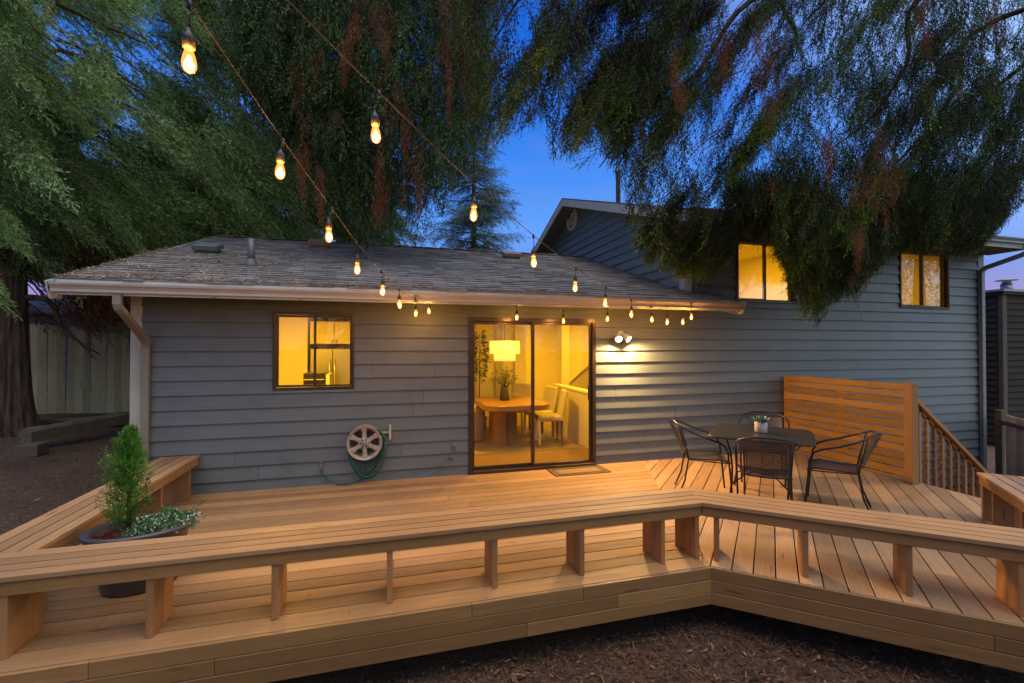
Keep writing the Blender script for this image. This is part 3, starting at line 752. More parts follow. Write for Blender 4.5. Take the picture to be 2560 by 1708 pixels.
for i, (a, b, yo) in enumerate(((x0 + .056, 1.995, .035), (1.955, x1 - .056, -.015))):
    sm = MB(); frame_ring(sm, a, b, z0 + .037, z1 - .057, .035, yo, yo + .035); sm.build('sash', m_frame, sd, bevel=.003)
    g = MB(); g.box(a + .035, b - .035, yo + .014, yo + .019, z0 + .072, z1 - .092); g.build('pane', m_glass, sd)
MB().box(2.79, 2.822, -.05, -.016, .93, 1.15).build('handle', m_black, sd, bevel=.006)

# interior of the wing
mb = MB(); mb.box(-2.6, 4.35, .14, 6.0, -.06, .028); ifl = mb.build('interior_floor', m_ifloor, house)
mb = MB()
mb.box(-2.6, 4.35, .14, 6.0, 2.36, 2.40); mb.box(-2.62, -2.58, .14, 6.0, .03, 2.36); mb.box(4.31, 4.35, .14, 6.0, .03, 2.36)
mb.box(-2.58, 4.31, 5.2, 5.24, .03, 2.36)
mb.box(-2.58, -1.39, 2.9, 3.9, .03, 2.36)                      # yellow partition beside the refrigerator
mb.box(.45, .57, 1.2, 5.2, .03, 2.36)                          # wall between kitchen and dining room
mb.box(.57, 2.75, 3.30, 3.42, .03, 2.36); mb.box(2.62, 2.86, 3.22, 3.30, .03, 2.36)
mb.box(3.36, 3.52, 2.42, 2.60, .03, 2.36)                      # pillar at the stair
mb.build('interior_wall', m_iwall, house)
mb = MB()
mb.box(-2.58, -1.33, .131, .14, .03, 2.36); mb.box(-.38, 1.03, .131, .14, .03, 2.36); mb.box(-1.33, -.38, .131, .14, .03, 1.17)
MB().box(2.93, 4.31, .131, .14, .03, 2.36).build('inner_lining', m_iwall, house)
mb.build('inner_lining', m_iwall, house)
mb = MB(); mb.box(1.55, 1.80, 3.265, 3.298, .03, 2.16); mb.box(2.20, 2.36, 3.25, 3.298, .03, 2.36); mb.box(.7, 1.55, 3.27, 3.298, .03, 2.12); mb.build('interior_panel', m_iwall2, house)
mb = MB(); mb.box(3.20, 3.31, .14, 2.42, .03, .93); hw = mb.build('stair_half_wall', m_iwall, house)
MB().box(3.175, 3.335, .14, 2.44, .931, .965).build('cap', m_iwhite, hw)
mb = MB(); zr = lambda y: 1.34 - .425 * (y - 2.6)
for y0, y1, d0, d1, xa, xb, nm, mm_ in ((1.2, 4.0, .0, .075, 3.96, 4.06, 'stair_rail', m_iwhite), (1.2, 4.0, .08, 3.0, 3.99, 4.03, 'stair_panel', m_iwall2)):
    lo = (lambda y: zr(y) - d1) if d1 < 1 else (lambda y: .03)
    MB().add([(x, y, z) for x in (xa, xb) for y, z in ((y0, lo(y0)), (y1, lo(y1)), (y1, zr(y1) - d0), (y0, zr(y0) - d0))],
             [(0, 1, 2, 3), (7, 6, 5, 4), (0, 4, 5, 1), (1, 5, 6, 2), (2, 6, 7, 3), (3, 7, 4, 0)]).build(nm, mm_, house, recalc=True)
mb = MB(); mb.box(1.2, 3.1, .9, 3.0, .029, .036); tag(mb.build('rug', m_rug), 'pale woven rug under the dining table', 'rug')
# upper rooms
mb = MB()
for a, b in ((4.7, 7.6), (7.72, 10.95)):
    mb.box(a, b, 3.2, 3.24, 1.6, 3.62); mb.box(a, a + .03, .14, 3.2, 1.6, 3.62); mb.box(b - .03, b, .14, 3.2, 1.6, 3.62); mb.box(a, b, .14, 3.2, 3.60, 3.63); mb.box(a, b, .14, 3.2, 1.57, 1.6)
mb.build('upper_room', m_iwall, house)

def lamp(name, typ, loc, energy, color, **k):
    d = bpy.data.lights.new(name, typ); d.energy = energy; d.color = color
    for a, v in k.items(): setattr(d, a, v)
    o = bpy.data.objects.new(name, d); COL.objects.link(o); o.location = loc; return o
YEL = (1.0, .545, .02)
for x, y, zz, e in ((-1.3, 1.3, 2.34, 95), (1.0, 4.3, 2.34, 28), (1.9, 1.0, 2.34, 50), (3.8, 1.4, 2.34, 46), (3.0, 3.9, 2.34, 55)):
    lamp('ceiling_lamp', 'AREA', (x, y, zz), e, YEL, shape='DISK', size=.22)
for x, y, e in ((6.1, 1.4, 75), (9.3, 1.6, 36)):
    lamp('ceiling_lamp', 'AREA', (x, y, 3.58), e, YEL, shape='DISK', size=.3)

# ------------------------------------------------------------------ furniture seen through the glass
t = thing('dining_table', 'round cornered wooden dining table seen through the sliding glass door', 'table')
def rounded(cx, cy, hx, hy, r, n=7, bow=0.0):
    P = []
    for sx, sy, a0 in ((1, 1, 0), (-1, 1, 90), (-1, -1, 180), (1, -1, 270)):
        for i in range(n + 1):
            a = R(a0 + 90 * i / n); P.append((cx + sx * (hx - r) + r * math.cos(a), cy + sy * (hy - r) + r * math.sin(a)))
    return P
MB().prism(rounded(2.08, 1.63, .56, .68, .26), .665, .76).build('tabletop', m_table, t, bevel=.012)
mb = MB(); mb.prism(rounded(1.95, 1.72, .19, .26, .12), .036, .664); mb.build('pedestal', m_table, t)
mb = MB(); mb.prism(rounded(2.06, 1.44, .085, .05, .04), .036, .62); mb.build('pedestal_recess', m_pedestal, t)
def dining_chair(x, y, rz, lab):
    t = thing('dining_chair', lab, 'chair', 'dining chairs', (x, y, .036), rz)
    def add(mb, nm, m, bev=.01): o = mb.build(nm, m, t, bevel=bev); return o
    add(MB().box(-.22, .22, -.22, .22, .40, .48), 'seat', m_chairf, .02)
    mb = MB(); mb.add([(-.21, .17, .46), (.21, .17, .46), (.20, .26, .92), (-.20, .26, .92), (-.21, .23, .46), (.21, .23, .46), (.20, .31, .92), (-.20, .31, .92)],
                      [(3, 2, 1, 0), (4, 5, 6, 7), (0, 1, 5, 4), (1, 2, 6, 5), (2, 3, 7, 6), (3, 0, 4, 7)]); add(mb, 'backrest', m_chairf, .018)
    for sx in (-1, 1):
        for sy in (-1, 1): add(MB().box(sx * .19 - .018, sx * .19 + .018, sy * .19 - .018, sy * .19 + .018, 0, .40), 'leg', m_iwhite if sy < 0 else m_pedestal, .004)
    return t
dining_chair(2.72, 1.42, R(-100), 'upholstered dining chair nearest the sliding glass door, right of the table')
dining_chair(2.74, 2.02, R(-78), 'upholstered dining chair with its back half hidden behind the nearest chair')
dining_chair(2.48, 2.58, R(-40), 'farthest upholstered dining chair, behind the door mullion')
t = thing('armchair', 'low curved armchair at the left end of the dining table', 'armchair', None, (1.42, 2.05, .036), 0)
prof = [(.30 * math.cos(R(a)), .30 * math.sin(R(a))) for a in range(20, 341, 16)]; inn = [(p[0] * .76, p[1] * .76) for p in prof][::-1]
mb = MB(); n = len(prof)
vs = [(p[0], p[1], 0.02) for p in prof] + [(p[0], p[1], .66) for p in prof] + [(p[0] * .78, p[1] * .78, .66) for p in prof] + [(p[0] * .78, p[1] * .78, .02) for p in prof]
mb.add(vs, [(i + k * n, i + 1 + k * n, i + 1 + ((k + 1) % 4) * n, i + ((k + 1) % 4) * n) for i in range(n - 1) for k in range(4)], None, True)
mb.build('shell', m_chairf, t, recalc=True); MB().lathe([(.22, .05), (.225, .38), (.2, .43), (.02, .44)], 20).build('seat', m_chairf, t)
t = thing('vase', 'tall dark tapered vase in the middle of the dining table', 'vase', None, (2.0, 1.71, .7605))
MB().lathe([(.082, 0), (.086, .01), (.075, .12), (.062, .25), (.055, .25), (.05, .2)], 20).build('vase_body', m_vase, t)
def leaf_quads(rng, base, dirs, L, W, up=None):
    """diamond leaves: base (N,3), dirs (N,3), length (N), width (N) -> (4N,3)"""
    d = dirs / np.linalg.norm(dirs, axis=1, keepdims=True); s = np.cross(d, rng.normal(size=d.shape)); s /= np.linalg.norm(s, axis=1, keepdims=True) + 1e-9
    mid = base + d * (L * .45)[:, None]
    return np.stack([base, mid + s * (W * .5)[:, None], base + d * L[:, None], mid - s * (W * .5)[:, None]], 1).reshape(-1, 3)
def quads(n): return np.arange(n * 4).reshape(-1, 4)
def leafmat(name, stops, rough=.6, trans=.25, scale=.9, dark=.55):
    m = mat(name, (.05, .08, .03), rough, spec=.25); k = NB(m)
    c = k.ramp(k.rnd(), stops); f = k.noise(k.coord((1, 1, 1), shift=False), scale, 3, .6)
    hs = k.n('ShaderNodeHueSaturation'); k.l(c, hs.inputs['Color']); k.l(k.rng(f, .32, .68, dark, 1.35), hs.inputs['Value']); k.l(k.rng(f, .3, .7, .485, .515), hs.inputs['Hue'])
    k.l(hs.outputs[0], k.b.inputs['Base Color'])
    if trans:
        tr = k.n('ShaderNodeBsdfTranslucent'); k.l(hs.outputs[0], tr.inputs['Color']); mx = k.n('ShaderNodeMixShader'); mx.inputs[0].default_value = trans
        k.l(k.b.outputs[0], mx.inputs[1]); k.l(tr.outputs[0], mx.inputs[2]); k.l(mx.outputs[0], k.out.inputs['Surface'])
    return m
m_bouq = leafmat('bouquet_leaves', [(0, (.10, .16, .04)), (.5, (.25, .30, .10)), (1, (.75, .72, .45))], trans=.3)
m_indoor = leafmat('indoor_leaves', [(0, (.02, .04, .015)), (1, (.06, .09, .03))], trans=.15)
rng = np.random.default_rng(21)
n = 520; a = rng.uniform(0, 6.28, n); el = rng.uniform(.05, 1.35, n); rr_ = rng.uniform(.12, .40, n) * (1 - .25 * np.sin(el))
base = np.stack([2.0 + rr_ * np.cos(a) * np.cos(el) * .85, 1.71 + rr_ * np.sin(a) * np.cos(el) * .7, 1.03 + rr_ * np.sin(el) * 1.05], 1)
V = leaf_quads(rng, base, rng.normal(size=(n, 3)) + [0, 0, .5], rng.uniform(.02, .05, n), rng.uniform(.012, .03, n))
t = thing('flower_bouquet', 'loose pale green flowering branches in the dark vase', 'flowers')
arr_mesh('blossom', V, quads(n), rng.random(n), m_bouq, t)
mb = MB()
for i in range(0, n, 16):
    b = Vector(base[i]); mb.tube([(2.0, 1.71, .95), Vector((2.0, 1.71, .95)).lerp(b, .5) + Vector((0, 0, .04)), b], .003, 4)
mb.build('stem', m_indoor, t)
t = thing('indoor_tree', 'slender potted indoor tree with dark leaves behind the dining table', 'houseplant')
n = 620; z = rng.uniform(1.08, 1.98, n); rad = .17 * (1 - np.abs((z - 1.5) / .55) ** 2 * .7) * rng.uniform(.3, 1.1, n); a = rng.uniform(0, 6.28, n)
base = np.stack([1.76 + rad * np.cos(a), 2.75 + rad * np.sin(a), z + .07 * np.sin(a * 3 + z * 7)], 1)
V = leaf_quads(rng, base, np.stack([np.cos(a), np.sin(a), rng.uniform(-.9, .3, n)], 1), rng.uniform(.04, .085, n), rng.uniform(.015, .035, n))
arr_mesh('foliage', V, quads(n), rng.random(n), m_indoor, t)
MB().tube([(1.76, 2.75, .3), (1.757, 2.75, .8), (1.765, 2.75, 1.3), (1.76, 2.75, 1.9)], [.014, .012, .01, .004], 8).build('stem', m_pedestal, t)
MB().lathe([(.12, 0.03), (.15, .32), (.14, .32), (.13, .28), (.01, .28)], 20, (1.76, 2.75, 0)).build('pot', m_vase, t)
t = thing('pendant_lamp', 'lit two tier drum pendant lamp above the dining table', 'lamp', None, (2.0, 1.7, 0))
def drum(r, z0, z1): return MB().lathe([(r, z0), (r, z1), (r - .004, z1), (r - .004, z0), (r, z0)], 32, cap=False)
drum(.268, 1.575, 1.80).build('lamp_shade', m_shade, t); drum(.19, 1.455, 1.565).build('lamp_shade', m_shade, t)
MB().lathe([(.186, 1.46), (.01, 1.461)], 32).build('diffuser', m_shade, t)
MB().tube([(0, 0, 1.80), (0, 0, 2.36)], .006, 6).build('cord', m_black, t)
MB().lathe([(.02, 1.66), (.035, 1.69), (.035, 1.74), (.015, 1.78), (.012, 1.8)], 14).build('bulb_holder', m_black, t)
lb = lamp('pendant_bulb', 'POINT', (2.0, 1.7, 1.60), 17, YEL, shadow_soft_size=.05)
t = thing('refrigerator', 'stainless double door refrigerator seen through the kitchen window', 'refrigerator')
MB().box(-1.36, -.45, 3.02, 3.7, .03, 1.67).build('cabinet', m_pedestal, t)
MB().box(-1.35, -.972, 2.97, 3.018, .06, 1.66).build('door', m_stainless, t, bevel=.006); MB().box(-.966, -.46, 2.97, 3.018, .06, 1.66).build('door', m_stainless, t, bevel=.006)
for xx in (-1.01, -.925): MB().tube([(xx, 2.972, .72), (xx, 2.93, .74), (xx, 2.93, 1.44), (xx, 2.972, 1.46)], .013, 8).build('handle', m_handle, t)
t = thing('kitchen_cabinet', 'cream wall cabinet with two doors above the refrigerator', 'cabinet')
MB().box(-1.36, -.15, 3.0, 3.7, 1.75, 2.17).build('carcass', m_cab, t)
for a, b, hx in ((-1.35, -.945, -.975), (-.93, -.52, -.90), (-.51, -.16, -.2)):
    d_ = MB().box(a, b, 2.975, 2.998, 1.76, 2.16).build('door', m_cab, t, bevel=.004)
    p_ = MB(); frame_ring(p_, a, b, 1.76, 2.16, .05, 2.966, 2.9745); p_.build('door_frame', m_cab, d_)
    MB().box(hx - .008, hx + .008, 2.945, 2.9655, 1.78, 1.83).build('handle', m_pedestal, d_)
t = thing('wall_oven', 'dark countertop oven with a pale side post, low in the kitchen window', 'oven')
MB().box(-1.30, -.96, 1.95, 2.4, .03, 1.27).build('oven_body', m_black, t, bevel=.006); MB().box(-.957, -.90, 1.93, 2.4, .03, 1.25).build('side_panel', m_cab, t)
MB().box(-1.29, -.98, 1.925, 1.948, 1.16, 1.175).build('handle', m_handle, t)

# ------------------------------------------------------------------ string lights
def cable(name, pts, label, rad=.0028):
    # smooth curve through the points
    P = [Vector(p) for p in pts]; out = []
    for i in range(len(P) - 1):
        a, b, c, d = P[max(i - 1, 0)], P[i], P[i + 1], P[min(i + 2, len(P) - 1)]
        for k in range(6):
            u = k / 6; out.append(.5 * ((2 * b) + (c - a) * u + (2 * a - 5 * b + 4 * c - d) * u * u + (3 * b - a - 3 * c + d) * u ** 3))
    out.append(P[-1]); o = MB().tube(out, rad, 6).build(name, m_cable); return tag(o, label, 'cable', 'string light cables'), out
LINE = []
A_pts = [(-.86, -5.5, 3.06), (-.67, -4.72, 2.85), (-.60, -4.42, 2.782), (-.453, -3.811, 2.632), (-.31, -3.223, 2.507), (-.181, -2.69, 2.403), (-.021, -2.032, 2.318), (.14, -1.368, 2.262), (.321, -.665, 2.262), (.50, -.42, 2.28)]
B_pts = [(-1.6, -5.6, 3.35), (-.7, -4.70, 3.04), (-.35, -4.35, 2.91), (-.035, -4.035, 2.791), (.479, -3.524, 2.616), (.99, -3.02, 2.484), (1.56, -2.45, 2.373), (2.13, -1.885, 2.30), (2.81, -1.205, 2.26), (3.42, -.665, 2.235),
         (3.662, -.67, 2.193), (3.915, -.67, 2.200), (4.04, -.675, 2.30), (3.87, -.665, 2.325)]
C_pts = [(.50, -.40, 2.27), (1.1, -.31, 2.25), (1.645, -.30, 2.24), (1.98, -.30, 2.225), (2.306, -.30, 2.197), (2.65, -.30, 2.205), (2.96, -.30, 2.235), (3.30, -.45, 2.26), (3.42, -.64, 2.235)]
for nm, P, lb in (('string_light_cable', A_pts, 'taut string light cable running left of the door up toward the viewer'),
                  ('string_light_cable', B_pts, 'string light cable sloping down to the gutter end right of the door'),
                  ('string_light_cable', C_pts, 'string light cable sagging along the eave above the sliding door')):
    o, out = cable(nm, P, lb); LINE += out
def bulb_proto():
    t = thing('string_light_bulb', '', 'light bulb', 'bulbs of the string lights')
    MB().lathe([(.018, .035), (.021, .034), (.022, .072), (.018, .086), (.010, .096), (.005, .112)], 16).build('socket', m_socket, t)
    prof = [(.0135, .036), (.0155, .022), (.0215, .002), (.0255, -.02), (.0245, -.037), (.018, -.051), (.008, -.058), (.0005, -.0595)]
    MB().lathe(prof, 20, cap=False).build('bulb', m_bulbglass, t)
    mb = MB(); mb.lathe([(.001, .012), (.006, .006), (.0125, -.014), (.0145, -.028), (.009, -.041), (.001, -.045)], 12, cap=False); mb.build('filament', m_bulb_core, t)
    return t
bulbs = [((-.600, -4.419, 2.608), 'nearest and largest hanging bulb, high at the left of the picture'), ((-.459, -3.838, 2.494), 'second hanging bulb from the viewer on the left cable'),
 ((-.321, -3.268, 2.348), 'third bulb on the left cable, just above the roof ridge'), ((-.197, -2.756, 2.247), 'fourth bulb on the left cable, in front of the shingles'),
 ((-.035, -2.088, 2.180), 'fifth bulb on the left cable, low over the shingles'), ((.121, -1.445, 2.126), 'sixth bulb on the left cable, in front of the gutter'),
 ((.325, -.655, 2.098), 'last bulb but one of the left cable, hanging from the gutter'), ((.497, -.40, 2.150), 'small bulb under the eave where the left cable ends'),
 ((-.048, -4.048, 2.613), 'big bulb in front of the dark hanging foliage, nearest on the right cable'), ((.470, -3.533, 2.457), 'bulb in front of the spruce, second on the right cable'),
 ((.997, -3.009, 2.309), 'bulb over the ridge just left of the gable'), ((1.547, -2.462, 2.217), 'bulb over the shingles, fourth on the right cable'),
 ((2.116, -1.895, 2.152), 'bulb in front of the gutter right of the door, fifth on the right cable'), ((2.809, -1.207, 2.096), 'sixth bulb on the right cable, above the flood light'),
 ((3.433, -.66, 2.077), 'bulb hanging at the gutter, leftmost of the last four on the right'), ((3.661, -.67, 2.045), 'lowest of the four bulbs at the right gutter end'),
 ((3.908, -.67, 2.049), 'third of the four bulbs at the right gutter end'), ((4.040, -.675, 2.120), 'rightmost bulb of all, nearest the gutter corner'),
 ((1.649, -.30, 2.097), 'small bulb above the left pane of the sliding door'), ((2.306, -.30, 2.061), 'small bulb above the right pane of the sliding door'), ((2.961, -.30, 2.101), 'small bulb right above the door frame corner')]
bp_ = bulb_proto(); WARM = (1.0, .56, .19)
for i, (p, lb) in enumerate(bulbs):
    b = bp_ if i == 0 else dup(bp_)
    b.location = p; b['label'] = lb; b.scale = (.82, .82, .82); b.rotation_euler = (random.uniform(-.06, .06), random.uniform(-.06, .06), random.uniform(0, 6))
    q = min(LINE, key=lambda w: (w.x - p[0]) ** 2 + (w.y - p[1]) ** 2 + .05 * (w.z - p[2] - .2) ** 2 + (100 if w.z < p[2] + .1 else 0))
    pc = Vector(p)
    mb = MB(); mb.tube([(pc + Vector((0, 0, .091))), pc.lerp(q, .55) + Vector((.004, 0, .05)), q], .0028, 5); mb.tube([q + Vector((0, 0, .008)), q - Vector((0, 0, .022))], .008, 6)
    o = mb.build('drop_cord', m_socket, b)
    o.matrix_parent_inverse = Matrix.Translation(-pc) if True else None
    o.matrix_parent_inverse = (Matrix.Translation(pc) @ b.rotation_euler.to_matrix().to_4x4() @ Matrix.Scale(.82, 4)).inverted()
    near = p[1] > -.9
    lamp('bulb_light', 'POINT', p, 8.5 if near else 13.0, WARM, shadow_soft_size=.02).location.z -= .012

# ------------------------------------------------------------------ flood light on the wall
t = thing('flood_light', 'twin head flood light glaring on the siding right of the door', 'wall light')
mb = MB(); mb.lathe([(.055, 0), (.055, .03), (.03, .045)], 20, (3.315, -.01, 1.88), Matrix.Rotation(R(90), 4, 'X')); mb.build('mount', m_trimW, t)
for x, dx in ((3.237, -.30), (3.392, .52)):
    d = Vector((dx * .8, -.74, -.60)).normalized(); q = d.to_track_quat('Z', 'Y').to_matrix().to_4x4(); c = Vector((x, -.115, 1.815))
    h = MB().lathe([(.018, -.10), (.045, -.075), (.056, -.02), (.058, .012), (.050, .012), (.048, .002)], 24, c, q).build('lamp_head', m_trimW, t)
    MB().lathe([(.048, .006), (.03, .012), (.002, .014)], 24, c, q).build('lens', m_led, h)
    MB().tube([c - d * .09, Vector((3.315 + (x - 3.315) * .5, -.07, 1.88)), (3.315, -.05, 1.88)], .011, 8).build('arm', m_trimW, t)
    s = lamp('flood_lamp', 'SPOT', c + d * .03, 230, (1.0, .60, .21), spot_size=R(150), spot_blend=.6, shadow_soft_size=.05)
    s.rotation_euler = Vector((dx * .9, -.34, -.93)).to_track_quat('-Z', 'Y').to_euler()

# ------------------------------------------------------------------ hose reel made from an alloy wheel
m_wheel = speckle('dusty_wheel_alloy', (.46, .38, .31), (.33, .26, .20), 16, .5, .25)
m_hose = speckle('green_hose', (.012, .105, .065), (.008, .07, .045), 12, .4)
m_brass = speckle('brass', (.45, .33, .2), (.3, .2, .11), 20, .4, .6)
WC = Vector((-.259, -.03, .522)); W2 = Matrix.Rotation(R(90), 4, 'X')
t = thing('hose_reel', 'six spoke car wheel mounted on the siding as a hose reel', 'hose reel')
rim = MB(); rim.lathe([(.150, 0), (.150, .05), (.172, .07), (.172, .16), (.196, .178), (.207, .182), (.209, .176), (.204, .168), (.180, .150), (.180, .06), (.205, .02), (.205, 0), (.150, 0)], 48, WC, W2, cap=False)
wr = rim.build('rim', m_wheel, t, recalc=True)
for i in range(6):
    a = R(60 * i + 30 + 2); ca, sa = math.cos(a), math.sin(a); ra, ta = Vector((ca, 0, sa)), Vector((-sa, 0, ca)); f = Vector((0, -1, 0))
    mb = MB(); vs = []
    for rr_, w, z0, z1 in ((.055, .030, .125, .165), (.115, .026, .13, .163), (.180, .042, .13, .172)):
        for sx, zz in ((-1, z0), (1, z0), (.8, z1), (-.8, z1)): vs.append(WC + ra * rr_ + ta * w * sx + f * zz)
    mb.add(vs, [(k * 4 + j, k * 4 + (j + 1) % 4, (k + 1) * 4 + (j + 1) % 4, (k + 1) * 4 + j) for k in range(2) for j in range(4)] + [(3, 2, 1, 0), (8, 9, 10, 11)])
    mb.build('spoke', m_wheel, t, recalc=True, bevel=.004)
hub = MB().lathe([(.066, .115), (.070, .158), (.062, .168), (.03, .166), (.001, .166)], 32, WC, W2).build('hub', m_wheel, t)
MB().lathe([(.029, .16), (.028, .176), (.02, .181), (.001, .182)], 24, WC, W2).build('centre_cap', m_steel, hub)
mb = MB()
for i in range(6):
    a = R(60 * i + 2); c = WC + Vector((math.cos(a) * .047, 0, math.sin(a) * .047)); mb.lathe([(.0095, .1645), (.0095, .1705), (.006, .1708), (.001, .1708)], 10, c, W2)
mb.build('lug_holes', m_black, hub)
mb = MB(); mb.box(-.10, .035, -.055, -.022, .60, .625); mb.box(.028, .058, -.10, -.022, .53, .71); mb.build('bracket', m_trimL, t, bevel=.004)
t = thing('garden_hose', 'green garden hose coiled round the wheel and looping to a wall tap', 'hose')
mb = MB(); P = []
for i in range(5 * 26 + 1):                                  # loose coils, hanging lower than the rim
    a = 2 * math.pi * i / 26; k = i / 26; sag = .035 + .03 * (k % 2) + .012 * k; rr_ = .178 + .010 * math.sin(k * 2.1)
    z = rr_ * math.sin(a); x = rr_ * math.cos(a) * (1.0 + .02 * k)
    low = max(0, -math.sin(a)); P.append(WC + Vector((x + .02 * low + .012 * max(0, math.cos(a)) * k, -.055 - .019 * k, z - sag * low * (1 + .25 * k))))
mb.tube(P, .0105, 8); mb.build('coil', m_hose, t)
mb = MB(); L0 = P[-1]
loop = [Vector(v) for v in ((-.060, -.13, .42), (-.070, -.12, .33), (-.12, -.11, .22), (-.22, -.10, .10), (-.34, -.10, .03), (-.47, -.10, .012), (-.58, -.10, .02), (-.68, -.085, .07), (-.745, -.07, .13), (-.768, -.062, .19), (-.77, -.06, .215))]
mb.tube(loop, .0105, 8); mb.tube([(-.44, -.14, .36), (-.40, -.13, .25), (-.34, -.12, .18), (-.27, -.12, .16), (-.235, -.12, .21)], .0105, 8)
mb.tube([(-.235, -.12, .21), (-.235, -.115, .13), (-.27, -.105, .08), (-.33, -.10, .04)], .0105, 8)
mb.build('loop', m_hose, t)
MB().lathe([(.014, 0), (.015, .03), (.012, .034)], 12, (-.77, -.06, .205)).build('coupling', m_brass, t)
t = thing('hose_tap', 'small brass wall tap the green hose is screwed to', 'tap')
MB().tube([(-.77, -.005, .275), (-.77, -.05, .275), (-.77, -.06, .262), (-.77, -.06, .238)], .011, 8).build('spout', m_brass, t)
MB().lathe([(.02, 0), (.022, .008), (.008, .012)], 12, (-.77, -.062, .288)).build('handle', m_brass, t)
t = thing('outlet_box', 'small grey weatherproof outlet box on the siding left of the door', 'outlet')
MB().box(.84, .898, -.05, -.008, .32, .42).build('cover', m_steel, t, bevel=.006); MB().box(.852, .886, -.060, -.0505, .335, .40).build('flap', m_pipe, t, bevel=.004)
t = thing('outdoor_tap', 'little tap low on the siding between reel and door', 'tap')
MB().tube([(.80, -.005, .235), (.80, -.045, .235), (.80, -.05, .21)], .011, 8).build('spout', m_pipe, t); MB().lathe([(.018, 0), (.019, .01), (.006, .012)], 10, (.835, -.03, .228), W2).build('handle', m_pipe, t)
MB().tube([(.80, -.03, .232), (.835, -.03, .23)], .006, 6).build('stem', m_pipe, t)
t = thing('hose_hook', 'tiny screw hook on the siding between kitchen window and door', 'hook')
MB().tube([(.29, -.005, 1.16), (.29, -.03, 1.16), (.275, -.036, 1.15), (.262, -.034, 1.165)], .005, 6).build('hook', m_steel, t)

# ------------------------------------------------------------------ door mat
t = thing('door_mat', 'worn rectangular door mat with striped border in front of the sliding door', 'door mat')
m_mat1 = speckle('worn_mat', (.25, .16, .075), (.18, .11, .05), 26, .95); m_mat2 = speckle('dark_mat_border', (.05, .03, .018), (.035, .02, .012), 30, .95)
MB().box(2.135, 2.935, -.455, -.075, .001, .008).build('mat_field', m_mat1, t)
for k_, (i0, w) in enumerate(((.0, .022), (.045, .014), (.075, .012))):
    mb = MB(); a, b, c, d = 2.135 + i0, 2.935 - i0, -.455 + i0, -.075 - i0; z = .0105
    mb.box(a, b, c, c + w, .0075, z); mb.box(a, b, d - w, d, .0075, z); mb.box(a, a + w, c + w, d - w, .0075, z); mb.box(b - w, b, c + w, d - w, .0075, z)
    mb.build('border_stripe', m_mat2, t)

# ------------------------------------------------------------------ patio table and chairs
m_iron = speckle('dark_iron', (.045, .038, .036), (.028, .024, .023), 24, .38, .55)
m_tabtop = speckle('dark_table_metal', (.052, .048, .052), (.034, .031, .034), 7, .36, .5)
def mesh_mat():
    m = mat('steel_mesh', (.055, .056, .062), .38, .5); k = NB(m)
    v = k.coord((1, 1, 1), shift=False); out = []
    ck = k.n('ShaderNodeTexBrick'); ck.offset = 0; ck.squash = 1
    for nme, val in (('Scale', 1.0), ('Mortar Size', .0027), ('Mortar Smooth', .1), ('Bias', 0), ('Brick Width', .0085), ('Row Height', .0085)): ck.inputs[nme].default_value = val
    k.l(v, ck.inputs['Vector'])
    tr = k.n('ShaderNodeBsdfTransparent'); mx = k.n('ShaderNodeMixShader'); k.l(ck.outputs['Fac'], mx.inputs[0]); k.l(tr.outputs[0], mx.inputs[1]); k.l(k.b.outputs[0], mx.inputs[2])
    k.l(mx.outputs[0], k.out.inputs['Surface']); return m
m_mesh = mesh_mat()
TC = Vector((4.11, -1.80)); TA = R(-46.5)
t = thing('patio_table', 'dark square metal patio table with rounded corners, on the diagonal boards', 'table', None, (TC.x, TC.y, 0), TA)
def bowed(h, r, bow, n=7):
    P = []
    for q in range(4):
        a0 = math.pi / 2 * q; L = []
        for i in range(n + 1):
            u = -1 + 2 * i / n; L.append((h + bow * (1 - u * u), u * (h - r)))
        for i in range(1, 6):
            a = math.pi / 2 * i / 6; L.append((h - r + r * math.cos(a), h - r + r * math.sin(a)))
        P += [(x * math.cos(a0) - y * math.sin(a0), x * math.sin(a0) + y * math.cos(a0)) for x, y in L]
    return P
out = bowed(.49, .085, .014)
MB().prism(out, .715, .722).build('tabletop', m_tabtop, t, bevel=.002)
MB().tube([(p[0] * 1.0, p[1] * 1.0, .712) for p in out], .011, 8, closed=True).build('rim', m_iron, t)
for q in range(4):
    a = math.pi / 4 + math.pi / 2 * q; c, s = math.cos(a), math.sin(a)
    pts = [(c * r_, s * r_, z) for r_, z in ((.50, .70), (.45, .66), (.405, .52), (.385, .36), (.39, .2), (.415, .06), (.425, .0))]
    MB().tube(pts, .0105, 8).build('leg', m_iron, t)
for q in range(2):
    a = math.pi / 4 + math.pi / 2 * q; c, s = math.cos(a), math.sin(a)
    MB().tube([(c * r_, s * r_, z) for r_, z in ((.39, .17), (.2, .27), (0, .30), (-.2, .27), (-.39, .17))], .008, 8).build('brace', m_iron, t)
